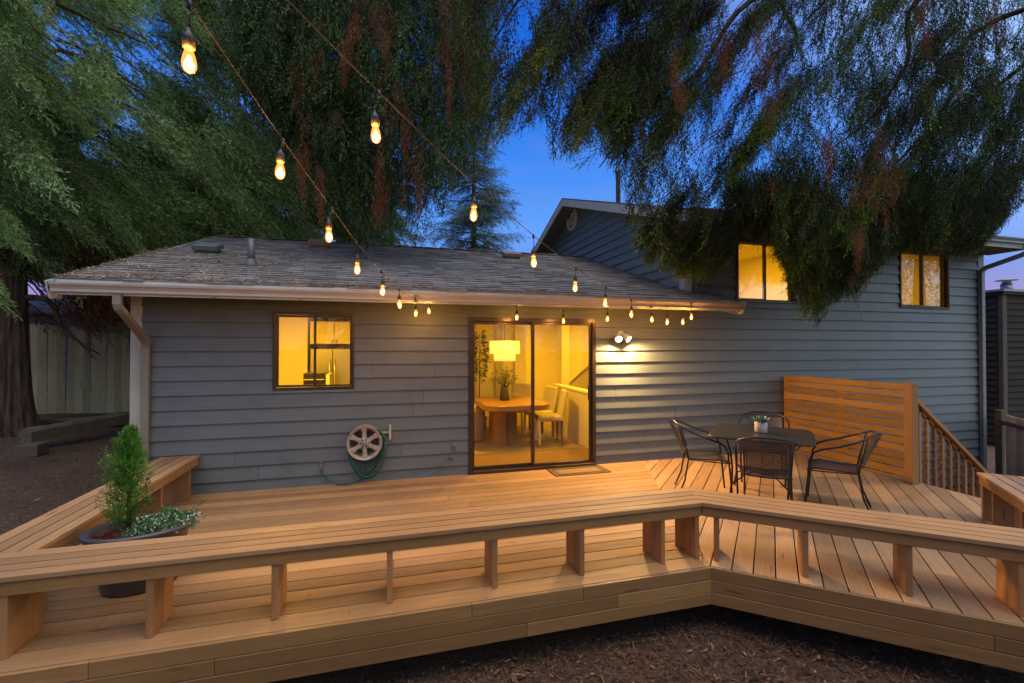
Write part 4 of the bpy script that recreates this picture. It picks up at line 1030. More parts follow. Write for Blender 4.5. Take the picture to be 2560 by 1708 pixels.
def patio_chair():
    t = thing('patio_chair', '', 'chair', 'wire patio chairs round the table')
    # seat: slightly dished mesh with a tube edge, facing +y
    seat = []; N = 10; V = []; hw = lambda v: .215 + .02 * v
    for j in range(N + 1):
        v = j / N
        for i in range(N + 1):
            u = -1 + 2 * i / N; V.append((u * (.20 + .035 * v), -.205 + .43 * v, .425 - .012 * (1 - u * u) + .010 * v - (.03 * max(0, v - .85) / .15)))
    mb = MB(); mb.add(V, [(j * (N + 1) + i, j * (N + 1) + i + 1, (j + 1) * (N + 1) + i + 1, (j + 1) * (N + 1) + i) for j in range(N) for i in range(N)], .5, True); mb.build('seat', m_mesh, t)
    e = [V[i] for i in range(N + 1)] + [V[j * (N + 1) + N] for j in range(1, N + 1)] + [V[N * (N + 1) + i] for i in range(N - 1, -1, -1)] + [V[j * (N + 1)] for j in range(N - 1, 0, -1)]
    MB().tube(e, .008, 6, closed=True).build('seat_rim', m_iron, t)
    # arm hoop: front feet, up, over the arms and round the top of the back
    half = [(.235, .25, 0), (.240, .235, .15), (.248, .215, .36), (.255, .20, .52), (.262, .165, .60), (.272, .08, .645), (.285, -.05, .685), (.280, -.17, .735), (.235, -.275, .785), (.14, -.33, .815), (0, -.348, .825)]
    hoop = [Vector((-x, y, z)) for x, y, z in half] + [Vector((x, y, z)) for x, y, z in half[:-1][::-1]]
    MB().tube(hoop, .0105, 8).build('arm_hoop', m_iron, t)
    for sx in (-1, 1):
        MB().tube([(sx * .215, -.315, 0), (sx * .205, -.245, .18), (sx * .200, -.205, .42), (sx * .205, -.235, .58), (sx * .212, -.285, .79)], .0095, 8).build('leg', m_iron, t)
    # back: curved mesh panel between the uprights, rounded below
    V = []; NU, NV = 12, 8
    for j in range(NV + 1):
        v = j / NV
        for i in range(NU + 1):
            u = -1 + 2 * i / NU; low = .455 + .03 * u * u * 0 + .045 * (u * u); z = low + (.815 - .03 * u * u * 1 - low) * v
            yb = -.205 - .16 * (max(z - .42, 0) / .4) ** 1.15 - .045 * (1 - u * u); V.append((u * (.192 + .012 * v), yb, z))
    mb = MB(); mb.add(V, [(j * (NU + 1) + i, j * (NU + 1) + i + 1, (j + 1) * (NU + 1) + i + 1, (j + 1) * (NU + 1) + i) for j in range(NV) for i in range(NU)], .5, True)
    mb.build('backrest', m_mesh, t)
    MB().tube([V[i] for i in range(NU + 1)], .007, 6).build('back_rail', m_iron, t)
    MB().tube([(-.225, .22, .40), (-.21, -.2, .418)], .007, 6).build('side_rail', m_iron, t); MB().tube([(.225, .22, .40), (.21, -.2, .418)], .007, 6).build('side_rail', m_iron, t)
    return t
pc = patio_chair()
def look(dx, dy): return math.atan2(dy, dx) - math.pi / 2
for i, (x, y, dx, dy, lb) in enumerate(((3.60, -1.50, .86, -.50, 'wire patio chair left of the table, seen from its side'),
        (3.74, -2.23, .62, .78, 'wire patio chair in front of the table, its back to the viewer'),
        (4.60, -2.27, -.62, .78, 'wire patio chair right of the table, turned half away'),
        (4.66, -1.27, -.72, -.70, 'wire patio chair behind the table, only its back hoop showing'))):
    c_ = pc if i == 0 else dup(pc)
    c_.location = (x, y, .001); c_.rotation_euler = (0, 0, look(dx, dy)); c_['label'] = lb
m_pot = speckle('pale_concrete', (.50, .44, .39), (.42, .37, .33), 18, .85)
m_succ = leafmat('succulent_leaves', [(0, (.09, .17, .11)), (.6, (.16, .27, .18)), (1, (.32, .40, .30))], .5, 0, 3)
PT = Vector((4.13, -1.78, .7225))
t = thing('succulent_pot', 'small pale concrete pot on the patio table', 'plant pot', None, PT)
MB().lathe([(.058, 0), (.064, .006), (.066, .118), (.060, .122), (.056, .118), (.055, .10), (.002, .10)], 28).build('pot', m_pot, t)
t = thing('succulent', 'rosette succulent growing in the concrete pot', 'succulent', None, PT)
mb = MB()
def rosette(c, sc, n):
    for i in range(n):
        a = i * 2.39996; k_ = i / n; el = R(82 - 66 * k_); L = sc * (.45 + .75 * k_); d = Vector((math.cos(a) * math.cos(el), math.sin(a) * math.cos(el), math.sin(el)))
        s_ = Vector((-math.sin(a), math.cos(a), 0)); up = s_.cross(d) * -1; w = L * .2; c0 = Vector(c) + d * sc * .08
        vs = [c0 - s_ * w * .5, c0 + s_ * w * .5, c0 + d * L * .6 + s_ * w + up * w * .2, c0 + d * L + up * L * .16, c0 + d * L * .6 - s_ * w + up * w * .2, c0 + d * L * .55 - up * w * .6]
        mb.add(vs, [(0, 1, 2, 4), (2, 3, 4), (1, 0, 5), (1, 5, 2), (0, 4, 5), (2, 5, 3), (4, 3, 5)], random.random())
rosette((0, 0, .11), .105, 30); rosette((.03, .02, .10), .06, 16); rosette((-.03, -.015, .10), .06, 16); rosette((.01, -.035, .10), .055, 14)
mb.build('leaves', m_succ, t)

# ------------------------------------------------------------------ slatted screen, stair rail, steps
t = thing('privacy_screen', 'orange stained slatted privacy screen standing at right angles to the wall', 'screen')
mb = MB(); SX = 6.285; z1 = 1.215
zz = [.015, .063, .170, .270, .368, .469, .567, .664, .764, .862, .964, 1.064, 1.150]
zlist = [(a + .0085, b - .0085) for a, b in zip(zz[:-1], zz[1:])] + [(1.156, 1.235)]
for a, b in zlist: mb.box(SX - .009, SX + .009, -1.84, -.035, a, b)
mb.build('slat_panel', m_screen, t, bevel=.002)
for yy in (-.06, -.97): MB().box(SX + .0095, SX + .05, yy - .045, yy + .045, .005, 1.21).build('batten', m_screenZ, t, bevel=.003)
MB().box(SX - .035, SX + .07, -1.945, -1.842, .002, 1.258).build('post', m_screenZ, t, bevel=.005)
t = thing('stair_railing', 'sloping wooden handrail with balusters going down beside the screen', 'railing')
mb = MB(); p0, p1 = Vector((6.357, -1.895, 1.05)), Vector((7.75, -1.895, -.058)); e = (p1 - p0).normalized(); n = Vector((-e.z, 0, e.x))
if n.z < 0: n = -n
mb.ext([(0, -.055), (.045, -.055), (.045, .055), (0, .055)], p0 - n * .045, e, n, (0, 1, 0), (p1 - p0).length); mb.build('handrail', m_rail, t, recalc=True, bevel=.004)
mb = MB(); mb.ext([(-.085, -.02), (-.047, -.02), (-.047, .02), (-.085, .02)], p0 - n * .0, e, n, (0, 1, 0), (p1 - p0).length); mb.build('lower_rail', m_rail, t, recalc=True)
for i in range(9):
    x = 6.43 + i * .135; zt = p0.z + (x - p0.x) * e.z / e.x - .06; zb = -.12 - (x - 6.36) * .38 * 1.4
    MB().box(x - .019, x + .019, -1.915, -1.875, max(zb, zt - 1.0), zt).build('baluster', m_woodZ, t, bevel=.003)
MB().box(7.66, 7.75, -1.94, -1.85, -.98, .02).build('post', m_woodZ, t, bevel=.004)
t = thing('deck_steps', 'wooden steps going down from the deck past the screen', 'steps')
for i in range(3): MB().box(6.47 + i * .3, 6.76 + i * .3, -2.75, -1.97, -.20 - i * .18, -.165 - i * .18).build('tread', m_deckD, t, bevel=.004)
MB().box(6.47, 7.36, -2.0, -1.968, -.95, -.72).build('stringer', m_rail, t)

# ------------------------------------------------------------------ planter with small conifer and flowers
m_tub = speckle('brown_resin_tub', (.075, .062, .064), (.05, .042, .042), 6, .32)
PL = Vector((-1.69, -2.19, 0)); PA = R(14)
t = thing('planter_tub', 'oval dark brown tub planter in the corner of the deck benches', 'planter', None, PL, PA)
mb = MB(); mb.lathe([(.19, .002), (.21, .0), (.225, .03), (.245, .17), (.278, .34), (.29, .365), (.315, .38), (.334, .405), (.328, .425), (.304, .43), (.280, .415), (.262, .36), (.25, .33), (.002, .335)], 48, sx=1.0, sy=.78, cap=False)
mb.build('tub', m_tub, t)
m_soil = speckle('bark_soil', (.06, .02, .018), (.03, .012, .01), 40, .95)
mb = MB(); mb.lathe([(.262, .355), (.15, .37), (.002, .375)], 30, sy=.78, cap=False); mb.build('soil', m_soil, t)
m_con = leafmat('young_conifer', [(0, (.02, .08, .012)), (.5, (.06, .20, .028)), (1, (.16, .35, .06))], .55, .25, 6, .6)
m_flow = leafmat('trailing_leaves', [(0, (.03, .10, .025)), (.55, (.07, .19, .05)), (.78, (.16, .28, .10)), (.86, (.55, .62, .52)), (1, (.75, .78, .74))], .55, .2, 8, .75)
m_red = leafmat('red_groundcover', [(0, (.09, .015, .012)), (1, (.22, .05, .035))], .7, .1, 8)
rng = np.random.default_rng(4)
t = thing('young_conifer', 'bright green young conifer growing in the oval planter', 'shrub')
BB_, DD_, RR_ = [], [], []
for i in range(330):
    u = rng.random() ** .8; z = .40 + .68 * u; rad = np.interp(u, [0, .12, .3, .5, .75, 1.0], [.12, .135, .13, .105, .06, .012]) * rng.uniform(.5, 1.3); a_ = rng.uniform(0, 6.28)
    up = rng.uniform(.45, 1.1) + 1.6 * u ** 1.5; k_ = 46; f_ = rng.uniform(.12, 1.0, k_) ** .7; d_ = np.array([math.cos(a_), math.sin(a_), 0])
    p_ = np.array([-1.825 + .03 * u, -2.12, z]) + d_ * (f_ * rad)[:, None] + np.array([0, 0, 1.0]) * (f_ ** 1.6 * rad * up)[:, None] + rng.normal(0, .008 + .010 * 1, (k_, 3)) * (1.1 - .7 * f_)[:, None]
    BB_.append(p_); DD_.append(d_ * .6 + np.array([0, 0, .7 * up]) + rng.normal(0, .42, (k_, 3))); RR_.append(np.clip(.15 + .55 * f_ ** 2 + .3 * rng.random() + rng.normal(0, .08, k_), 0, 1))
BB_, DD_, RR_ = np.concatenate(BB_), np.concatenate(DD_), np.concatenate(RR_); n = len(BB_)
arr_mesh('foliage', leaf_quads(rng, BB_, DD_, rng.uniform(.014, .036, n), rng.uniform(.003, .0065, n)), quads(n), RR_, m_con, t)
MB().tube([(-1.80, -2.12, .36), (-1.80, -2.12, .6), (-1.79, -2.12, 1.0)], [.016, .012, .004], 7).build('trunk', m_timber, t)
def tuft(name, cx, cy, hx, hy, zc, h, n, m, lab, cat, L=(.012, .03), W=(.006, .014)):
    x = rng.uniform(-1, 1, n) * rng.uniform(.2, 1, n); y = rng.uniform(-1, 1, n) * rng.uniform(.2, 1, n); hh = h * (1 - (x * x + y * y) * .55) * (.8 + .3 * np.sin(x * 7 + y * 5)); z = zc + hh * rng.random(n) ** .6
    base = np.stack([cx + x * hx, cy + y * hy, z], 1); dirs = rng.normal(size=(n, 3)) + [0, 0, .7]
    o = arr_mesh(name, leaf_quads(rng, base, dirs, rng.uniform(*L, n), rng.uniform(*W, n)), quads(n), rng.random(n), m); return tag(o, lab, cat)
tuft('trailing_flowers', -1.56, -2.16, .24, .20, .375, .13, 4200, m_flow, 'low trailing plant with small white flowers spilling over the planter rim', 'flowers')
tuft('red_stonecrop', -1.87, -2.28, .09, .10, .375, .035, 700, m_red, 'reddish low ground cover at the left end of the planter', 'plant', (.008, .02), (.004, .01))
mb = MB(); V = []; 
t = thing('flower_sprig', 'thin flowering sprig reaching out over the right rim of the planter', 'flowers')
MB().tube([(-1.50, -2.08, .42), (-1.42, -2.05, .47), (-1.37, -2.03, .50), (-1.34, -2.02, .53)], .002, 4).build('stem', m_con, t)
bb = np.array([[-1.40, -2.04, .485], [-1.385, -2.035, .49], [-1.37, -2.03, .50], [-1.355, -2.025, .515], [-1.34, -2.02, .53], [-1.42, -2.05, .465]]).repeat(6, 0); n = len(bb)
arr_mesh('leaves', leaf_quads(rng, bb + rng.normal(0, .006, bb.shape), rng.normal(size=(n, 3)), rng.uniform(.012, .022, n), rng.uniform(.006, .01, n)), quads(n), rng.random(n), m_flow, t)
# green shrub beside the stair
n = 500; base = np.stack([rng.normal(7.25, .12, n), rng.normal(-.75, .12, n), rng.uniform(-.75, .12, n)], 1)
o = arr_mesh('shrub', leaf_quads(rng, base, rng.normal(size=(n, 3)), rng.uniform(.04, .09, n), rng.uniform(.02, .04, n)), quads(n), rng.random(n), m_con); tag(o, 'small green shrub at the foot of the wall behind the balusters', 'shrub')

# ------------------------------------------------------------------ yard at the left: fence, timbers, neighbour
t = thing('board_fence', 'leaning mossy board fence behind the big trunk', 'fence')
f0, f1 = Vector((-9.3, 5.0, 0)), Vector((-3.6, 8.2, 0)); e = (f1 - f0).normalized(); L = (f1 - f0).length; nrm = Vector((e.y, -e.x, 0))
mb = MB(); s = 0
while s < L:
    w = random.uniform(.125, .15); p = f0 + e * s; g = gz(p.x, p.y); h = 2.12 + random.uniform(-.03, .03) - .055 * s; lean = random.gauss(0, .013); o_ = random.uniform(0, .022)
    lx = e * (lean * h); a = p + nrm * o_; b = p + e * (w - random.choice((.002, .003, .004, .004, .012))) + nrm * o_; up = Vector((0, 0, h)); th = nrm * .018; z0 = Vector((0, 0, g - .05))
    mb.add([a + z0, b + z0, b + z0 + up + lx, a + z0 + up + lx, a + z0 + th, b + z0 + th, b + z0 + up + lx + th, a + z0 + up + lx + th],
           [(0, 1, 2, 3), (7, 6, 5, 4), (4, 5, 1, 0), (5, 6, 2, 1), (6, 7, 3, 2), (7, 4, 0, 3)]); s += w
mb.build('panel', m_fenceL, t, recalc=True)
mb = MB()
for zz_ in (.5, 1.4):
    a, b = f0 - nrm * .03, f1 - nrm * .03; mb.tube([(a.x, a.y, gz(a.x, a.y) + zz_), (b.x, b.y, gz(b.x, b.y) + zz_ - .15)], .035, 4)
mb.build('rail', m_fenceL, t)
def log(name, c, ax, half, w, h, lab):
    t_ = MB(); ax = Vector(ax).normalized(); sd_ = Vector((-ax.y, ax.x, 0)).normalized(); up = ax.cross(sd_); vs = []; N = 14
    if up.z < 0: up = -up
    rr_ = random.Random(5)
    for i in range(N + 1):
        u = -half + 2 * half * i / N; cc = Vector(c) + ax * u
        for sx, sy in ((-1, -1), (1, -1), (1.02, .6), (.7, 1), (-.7, 1), (-1.02, .6)): vs.append(cc + sd_ * w * sx * rr_.uniform(.9, 1.06) + up * h * sy * rr_.uniform(.88, 1.06))
    n = 6; t_.add(vs, [(i * n + k, i * n + (k + 1) % n, (i + 1) * n + (k + 1) % n, (i + 1) * n + k) for i in range(N) for k in range(n)] + [tuple(range(n))[::-1], tuple(N * n + k for k in range(n))])
    m = m_timber; o = t_.build(name, m, None, recalc=True); return tag(o, lab, 'log', 'landscape timbers')
pb, pe = at(75, 1040, 7.6), at(275, 985, 9.0)
bc = (pb + pe) / 2; bd = pe - pb
log('landscape_timber', (bc.x, bc.y, gz(bc.x, bc.y) + .30), (bd.x, bd.y, .05), bd.length / 2 + .1, .12, .11, 'long weathered timber beam lying across a short block in the left yard')
bk = at(72, 1082, 7.35); o = MB().obox((bk.x, bk.y, gz(bk.x, bk.y) + .095), (.15, 0, 0), (0, .13, 0), (0, 0, .095)).build('timber_block', m_timber, bevel=.008); tag(o, 'short mossy timber block under the end of the long beam', 'log')
p0, p1 = at(140, 965, 9.2), at(270, 985, 9.6)
log('landscape_timber', ((p0.x + p1.x) / 2, (p0.y + p1.y) / 2, gz((p0.x + p1.x) / 2, (p0.y + p1.y) / 2) + .09), (p1.x - p0.x, p1.y - p0.y, 0), .95, .10, .10, 'rotten timber edging at the foot of the board fence')
t = thing('neighbour_shed', 'pale blue grey shed wall and roof behind the board fence', 'shed')
q0, q1 = at(60, 700, 12.2), at(300, 720, 13.6)
mb = MB(); d_ = (q1 - q0); d_.z = 0; d_.normalize(); nn_ = Vector((-d_.y, d_.x, 0)); cc = q0 - d_ * 2; L = 7
mb.ext([(0, 0), (0, 3.0), (3, 3.6), (3, 0)], (cc.x, cc.y, -.4), d_, nn_, (0, 0, 1), L); mb.build('wall', mat('pale_shed_paint', (.13, .15, .17), .9), t, recalc=True)
mb = MB(); mb.ext([(-.3, 2.98), (-.3, 3.04), (3.1, 3.72), (3.1, 3.66)], (cc.x - d_.x * .3, cc.y - d_.y * .3, -.4), d_, nn_, (0, 0, 1), L + .6); mb.build('roof', m_shingle, t, recalc=True)

# ------------------------------------------------------------------ right side: fence and neighbouring house
t = thing('cedar_fence', 'newer board fence with cap rail beside the right corner of the house', 'fence')
f0 = Vector((11.25, -.22, 0)); e = Vector((-.56, -.83, 0)).normalized(); nrm = Vector((-.83, .56, 0)).normalized()
MB().box(11.20, 11.30, -.20, -.10, -1.2, .50).build('post', m_timber, t, bevel=.004)
mb = MB(); s = .03
while s < 3.4:
    w = .135; a = f0 + e * s; b = f0 + e * (s + w - .004); zt = .42 - .035 * s
    mb.prism([(a.x, a.y), (b.x, b.y), (b.x - nrm.x * .018, b.y - nrm.y * .018), (a.x - nrm.x * .018, a.y - nrm.y * .018)], -1.2, zt + random.uniform(-.006, .006)); s += w
mb.build('panel', m_fenceR, t)
mb = MB(); mb.ext([(0.001, 0), (.045, 0), (.045, .075), (.001, .075)], (f0.x, f0.y, .235), Vector((e.x, e.y, -.035)), nrm, (0, 0, 1), 3.4); mb.build('rail', wood('red_rail_wood', (.24, .10, .06), (.18, .07, .04), axis='Y', rough=.7), t, recalc=True)
t = thing('neighbour_house', 'dark weathered neighbouring house with boxed chimney and metal flue', 'house')
TX, TY = 15.64, 2.08
mb = MB(); mbk = MB()
mbk.box(TX, TX + 2.4, TY + .02, TY + 1.5, -1.6, 3.18)
for n in range(-10, 18):
    zb = n * .169; lap(mb, zb, zb, zb + .18, TX + .13, TX + 2.4, lambda u, o, z: (u, TY + .02 - o, z)); lap(mb, zb, zb, zb + .18, TY + 1.5, TY + .1, lambda u, o, z: (TX - o, u, z))
mb.build('chimney_siding', m_dark_siding, t, recalc=True); mbk.build('chimney_core', m_wallback, t)
MB().box(TX - .03, TX + .13, TY - .03, TY + .06, -1.6, 3.14).build('corner_board', wood('dark_trim_wood', (.09, .065, .045), (.06, .045, .03), axis='Z', rough=.8), t)
MB().box(TX - .07, TX + 2.5, TY - .07, TY + 1.6, 3.08, 3.16).build('cap_trim', m_dark_siding, t); MB().box(TX - .09, TX + 2.5, TY - .09, TY + 1.6, 3.161, 3.22).build('chimney_cap', m_gutD, t)
mb = MB(); mb.lathe([(.13, 0), (.13, .24), (.11, .24)], 20, (16.75, 2.55, 3.22)); mb.lathe([(.10, .24), (.10, .30)], 12, (16.75, 2.55, 3.22)); mb.lathe([(.24, .33), (.24, .345), (.03, .39)], 20, (16.75, 2.55, 3.22)); mb.build('flue', m_steel, t)
mb = MB(); mbk = MB(); wx0 = 14.6
for n in range(-10, 12):
    zb = n * .169; lap(mb, zb, zb, zb + .18, wx0, wx0 + 7, lambda u, o, z: (u, 4.9 - o, z))
mb.build('wall', m_dark_blue, t, recalc=True)
mb = MB(); mb.add([(wx0 + .2, 4.3, 1.55), (wx0 + 8, 4.3, 2.35), (wx0 + 8, 9.5, 4.6), (wx0 + .2, 9.5, 3.4), (wx0 + .2, 4.3, 1.45), (wx0 + 8, 4.3, 2.25)], [(0, 1, 2, 3), (4, 5, 1, 0)])
mb.build('roof', m_shingle, t); MB().add([(wx0 + .2, 4.28, 1.36), (wx0 + 8, 4.28, 2.16), (wx0 + 8, 4.28, 2.35), (wx0 + .2, 4.28, 1.56)], [(0, 1, 2, 3)]).build('fascia', m_dark_siding, t)

# ------------------------------------------------------------------ trees
def unit(v): return v / (np.linalg.norm(v, axis=-1, keepdims=True) + 1e-9)
def make_strand(rng, L=1.0, twigs=16, tw=.16, leaf=(.022, .042), wid=(.006, .010), per=6, open_=55, curl=.05):
    """a hanging spray: a stem with side twigs set with small leaflets -> leaf quads (M,4,3) and stem quads"""
    ts = np.linspace(0, 1, 9); ph = rng.uniform(0, 6.28, 2)
    stem = np.stack([curl * L * np.sin(ts * 3 + ph[0]) * ts, curl * L * np.sin(ts * 2.5 + ph[1]) * ts, -L * ts], 1)
    leaves, stems, tt = [], [], []
    def ribbon(P, w):
        for a, b in zip(P[:-1], P[1:]):
            s = np.cross(b - a, rng.normal(size=3)); s = s / (np.linalg.norm(s) + 1e-9) * w; stems.append([a - s, a + s, b + s, b - s])
    ribbon(stem, .0035)
    n = twigs; az = rng.uniform(0, 6.28)
    for i in range(n):
        t = (i + rng.random() * .8) / n * .97 + .02; p = np.array([np.interp(t, ts, stem[:, k]) for k in range(3)])
        az += 2.4 + rng.normal(0, .4); th = math.radians(open_ + rng.normal(0, 12)) * (1 - .45 * t)
        d = np.array([math.cos(az) * math.sin(th), math.sin(az) * math.sin(th), -math.cos(th)]); l = tw * L * (1.15 - .65 * t) * rng.uniform(.6, 1.25)
        k = max(3, int(per * (1.1 - .4 * t))); s = (np.arange(k) + rng.random(k)) / k * l
        drop = np.array([0, 0, -1.0]); q = p + d * s[:, None] + drop * ((s / l) ** 2 * l * .35)[:, None]
        side = unit(np.cross(d, rng.normal(size=3))); sg = np.where(np.arange(k) % 2 == 0, 1, -1)[:, None]
        dd = unit(d * .75 + side * .55 * sg + drop * .45 + rng.normal(0, .22, (k, 3)))
        ll = rng.uniform(*leaf, k); ww = rng.uniform(*wid, k); nv = unit(np.cross(dd, rng.normal(size=(k, 3))))
        mid = q + dd * (ll * .45)[:, None]
        tt.append(np.full(k, t) * .6 + .4 * s / l)
        leaves.append(np.stack([q, mid + nv * (ww * .5)[:, None], q + dd * ll[:, None], mid - nv * (ww * .5)[:, None]], 1))
        ribbon(np.stack([p, p + d * l * .5 + drop * l * .09, p + d * l + drop * l * .35]), .0016)
    return np.concatenate(leaves), np.array(stems), np.concatenate(tt)
def place(strands, rng, P, H, S, base=None):
    """instances: tips of the hanging direction H (unit), anchor points P, scale S -> (V, rnd) for leaves and stems"""
    n = len(P); idx = rng.integers(0, len(strands), n); LV, LR, SV = [], [], []
    H = unit(H); yaw = rng.uniform(0, 6.28, n)
    z = -H; x = unit(np.cross(np.where(np.abs(z[:, 2:3]) > .9, [[1.0, 0, 0]], [[0, 0, 1.0]]), z)); y = np.cross(z, x)
    c, s = np.cos(yaw)[:, None], np.sin(yaw)[:, None]; X = x * c + y * s; Y = -x * s + y * c
    base = rng.random(n) if base is None else base
    for k in range(len(strands)):
        m = np.where(idx == k)[0]
        if not len(m): continue
        B = np.stack([X[m], Y[m], z[m]], 1) * S[m][:, None, None]           # rows: images of the axes
        for src, out, is_leaf in ((strands[k][0], LV, True), (strands[k][1], SV, False)):
            v = np.einsum('fkj,njd->nfkd', src, B) + P[m][:, None, None, :]
            out.append(v.reshape(-1, 3))
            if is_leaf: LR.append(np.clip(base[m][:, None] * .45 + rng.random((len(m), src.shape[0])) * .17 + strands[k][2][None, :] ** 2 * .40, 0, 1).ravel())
    return np.concatenate(LV), np.concatenate(LR), np.concatenate(SV)
def smooth1(rng, n=64):
    k = rng.random(n)
    return lambda x: (lambda u: k[np.floor(u).astype(int) % n] * (1 - (u % 1) ** 2 * (3 - 2 * (u % 1))) + k[(np.floor(u).astype(int) + 1) % n] * ((u % 1) ** 2 * (3 - 2 * (u % 1))))(np.asarray(x))
def smooth2(rng, n=48):
    k = rng.random((n, n))
    def f(x, y):
        x, y = np.asarray(x), np.asarray(y); i, j = np.floor(x).astype(int), np.floor(y).astype(int); u, v = x - i, y - j
        u, v = u * u * (3 - 2 * u), v * v * (3 - 2 * v)
        return (k[i % n, j % n] * (1 - u) + k[(i + 1) % n, j % n] * u) * (1 - v) + (k[i % n, (j + 1) % n] * (1 - u) + k[(i + 1) % n, (j + 1) % n] * u) * v
    return f
def at_np(px, py, Y=None, dep=None):
    """points seen at px,py, either on the vertical plane y=Y or dep metres along the axis"""
    k = 2560 / 2350; u = (px * k - 1280) / 1137.8; v = -(py * k - 854) / 1137.8; a, p = R(15.39), R(.654)
    F = np.array([math.sin(a) * math.cos(p), math.cos(a) * math.cos(p), math.sin(p)]); Rt = np.array([math.cos(a), -math.sin(a), 0]); U = np.cross(Rt, F)
    d = F + u[:, None] * Rt + v[:, None] * U
    t = (Y - CAM.y) / d[:, 1] if Y is not None else dep
    return np.array(CAM) + d * t[:, None]
def foliage(name, m, parent, strands, rng, tips, H, S, stem_m, Ls=1.0, base=None):
    P = tips - unit(H) * (S * Ls)[:, None]
    V, r, SV = place(strands, rng, P, H, S, base)
    arr_mesh(name, V, quads(len(V) // 4), r, m, parent)
    arr_mesh(name.replace('foliage', 'twigs') if 'foliage' in name else 'twigs', SV, quads(len(SV) // 4), np.zeros(len(SV) // 4), stem_m, parent)
m_twig = speckle('reddish_twigs', (.075, .038, .022), (.045, .026, .017), 12, .9)
def bark_mat(name, c1, c2):
    m = mat(name, c1, .95); k = NB(m); v = k.coord((9, 9, .9), shift=False); f = k.noise(v, 1.6, 6, .65, .6)
    k.l(k.mix(k.rng(f, .34, .66, 0, 1), c1, c2), k.b.inputs['Base Color']); k.bump(f, 1.0, .05); return m
m_bark = bark_mat('shaggy_cedar_bark', (.03, .015, .010), (.19, .11, .078))
m_bark2 = bark_mat('dark_bark', (.03, .02, .015), (.09, .06, .045))
def trunk_mesh(name, base, rad, h, lean, parent, m, seed, flare=1.5, grooves=13, top=.35):
    rr_ = random.Random(seed); V = []; nA, nZ = 72, 46; ph = [rr_.uniform(0, 6.28) for _ in range(6)]
    for j in range(nZ + 1):
        t = (j / nZ) ** 1.4; z = h * t; rad_z = rad * (1 - (1 - top) * t) * (1 + (flare - 1) * math.exp(-z / (rad * .9)))
        for i in range(nA):
            a = 2 * math.pi * i / nA; g = abs(math.sin(a * grooves / 2 + .5 * math.sin(z * 1.7 + ph[0]) + ph[1])) ** .6
            g2 = math.sin(a * 3 + ph[2] + z * .25) * .10 * (1 + 1.2 * math.exp(-z / .8)) + math.sin(a * 29 + z * 1.3 + ph[3]) * .018
            r_ = rad_z * (.90 + .13 * g + g2); V.append((base[0] + lean[0] * z + r_ * math.cos(a), base[1] + lean[1] * z + r_ * math.sin(a), base[2] - .15 + z))
    Q = [(j * nA + i, j * nA + (i + 1) % nA, (j + 1) * nA + (i + 1) % nA, (j + 1) * nA + i) for j in range(nZ) for i in range(nA)]
    return arr_mesh(name, np.array(V), np.array(Q), np.zeros(len(Q)), m, parent)
def limb(pts, r0, r1, parent, m, name='branch'):
    P = [Vector(p) for p in pts]; out = []
    for i in range(len(P) - 1):
        a, b, c, d = P[max(i - 1, 0)], P[i], P[i + 1], P[min(i + 2, len(P) - 1)]
        for k in range(5):
            u = k / 5; out.append(.5 * ((2 * b) + (c - a) * u + (2 * a - 5 * b + 4 * c - d) * u * u + (3 * b - a - 3 * c + d) * u ** 3))
    out.append(P[-1]); n = len(out)
    return MB().tube(out, [r0 + (r1 - r0) * i / (n - 1) for i in range(n)], 7).build(name, m, parent)

# --- drooping cedar at the right, its curtain of sprays hanging in front of the upper storey
rng = np.random.default_rng(100)
ST_R = [make_strand(rng, 1.0, 15, .34, (.045, .085), (.018, .029), 9, 42, .08) for _ in range(8)]
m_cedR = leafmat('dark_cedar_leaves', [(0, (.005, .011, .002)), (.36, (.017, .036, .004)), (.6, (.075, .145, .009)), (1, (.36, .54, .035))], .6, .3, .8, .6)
m_dead = leafmat('dead_cedar_sprays', [(0, (.10, .030, .011)), (.6, (.21, .072, .025)), (1, (.36, .16, .06))], .85, .1, 2, .7)
cedR = thing('drooping_cedar', 'cedar with long drooping dark sprays hanging before the upper windows', 'tree')
trunk_mesh('trunk', (9.6, -5.4, -.9), .48, 11, (-.05, .02), cedR, m_bark, 3)
bx = [1055, 1100, 1150, 1200, 1250, 1300, 1350, 1392, 1432, 1452, 1480, 1530, 1560, 1600, 1640, 1670, 1690, 1720, 1765, 1800, 1815, 1835, 1870, 1905, 1960, 1985, 2030, 2060, 2110, 2200, 2250, 2290, 2330, 2400]
by = [300, 345, 395, 330, 370, 395, 375, 385, 455, 555, 605, 620, 640, 645, 625, 600, 560, 560, 575, 620, 690, 735, 760, 705, 690, 650, 610, 575, 585, 590, 575, 530, 480, 470]
def right_layer(rng, n, Y0, Y1, seed, gap, x0=1040, x1=2420, ymin=-260):
    f = smooth1(np.random.default_rng(seed)); g = smooth1(np.random.default_rng(seed + 1))
    px = rng.uniform(x0, x1, n); Y = rng.uniform(Y0, Y1, n)
    B = np.interp(px, bx, by); gp = np.clip((f(px / 46.0) * .6 + g(px / 19.0) * .4 - .30) * 1.7, 0, 1)
    low = np.interp(px, [1060, 1390, 1420, 2400], [1.0, 1.0, .55, .55])
    B = B * (1 - gap * gp * low); py = ymin + (B - ymin) * rng.random(n) ** .78
    return px, py, Y
def right_set(n, Y0, Y1, seed, gap, S0=.24, S1=.52, keep=None, **k):
    px, py, Y = right_layer(rng, n, Y0, Y1, seed, gap, **k)
    if keep is not None: m_ = keep(px, py); px, py, Y = px[m_], py[m_], Y[m_]
    return at_np(px, py, Y), rng.uniform(S0, S1, len(px))
col_a, col_b = smooth1(np.random.default_rng(91)), smooth1(np.random.default_rng(92))
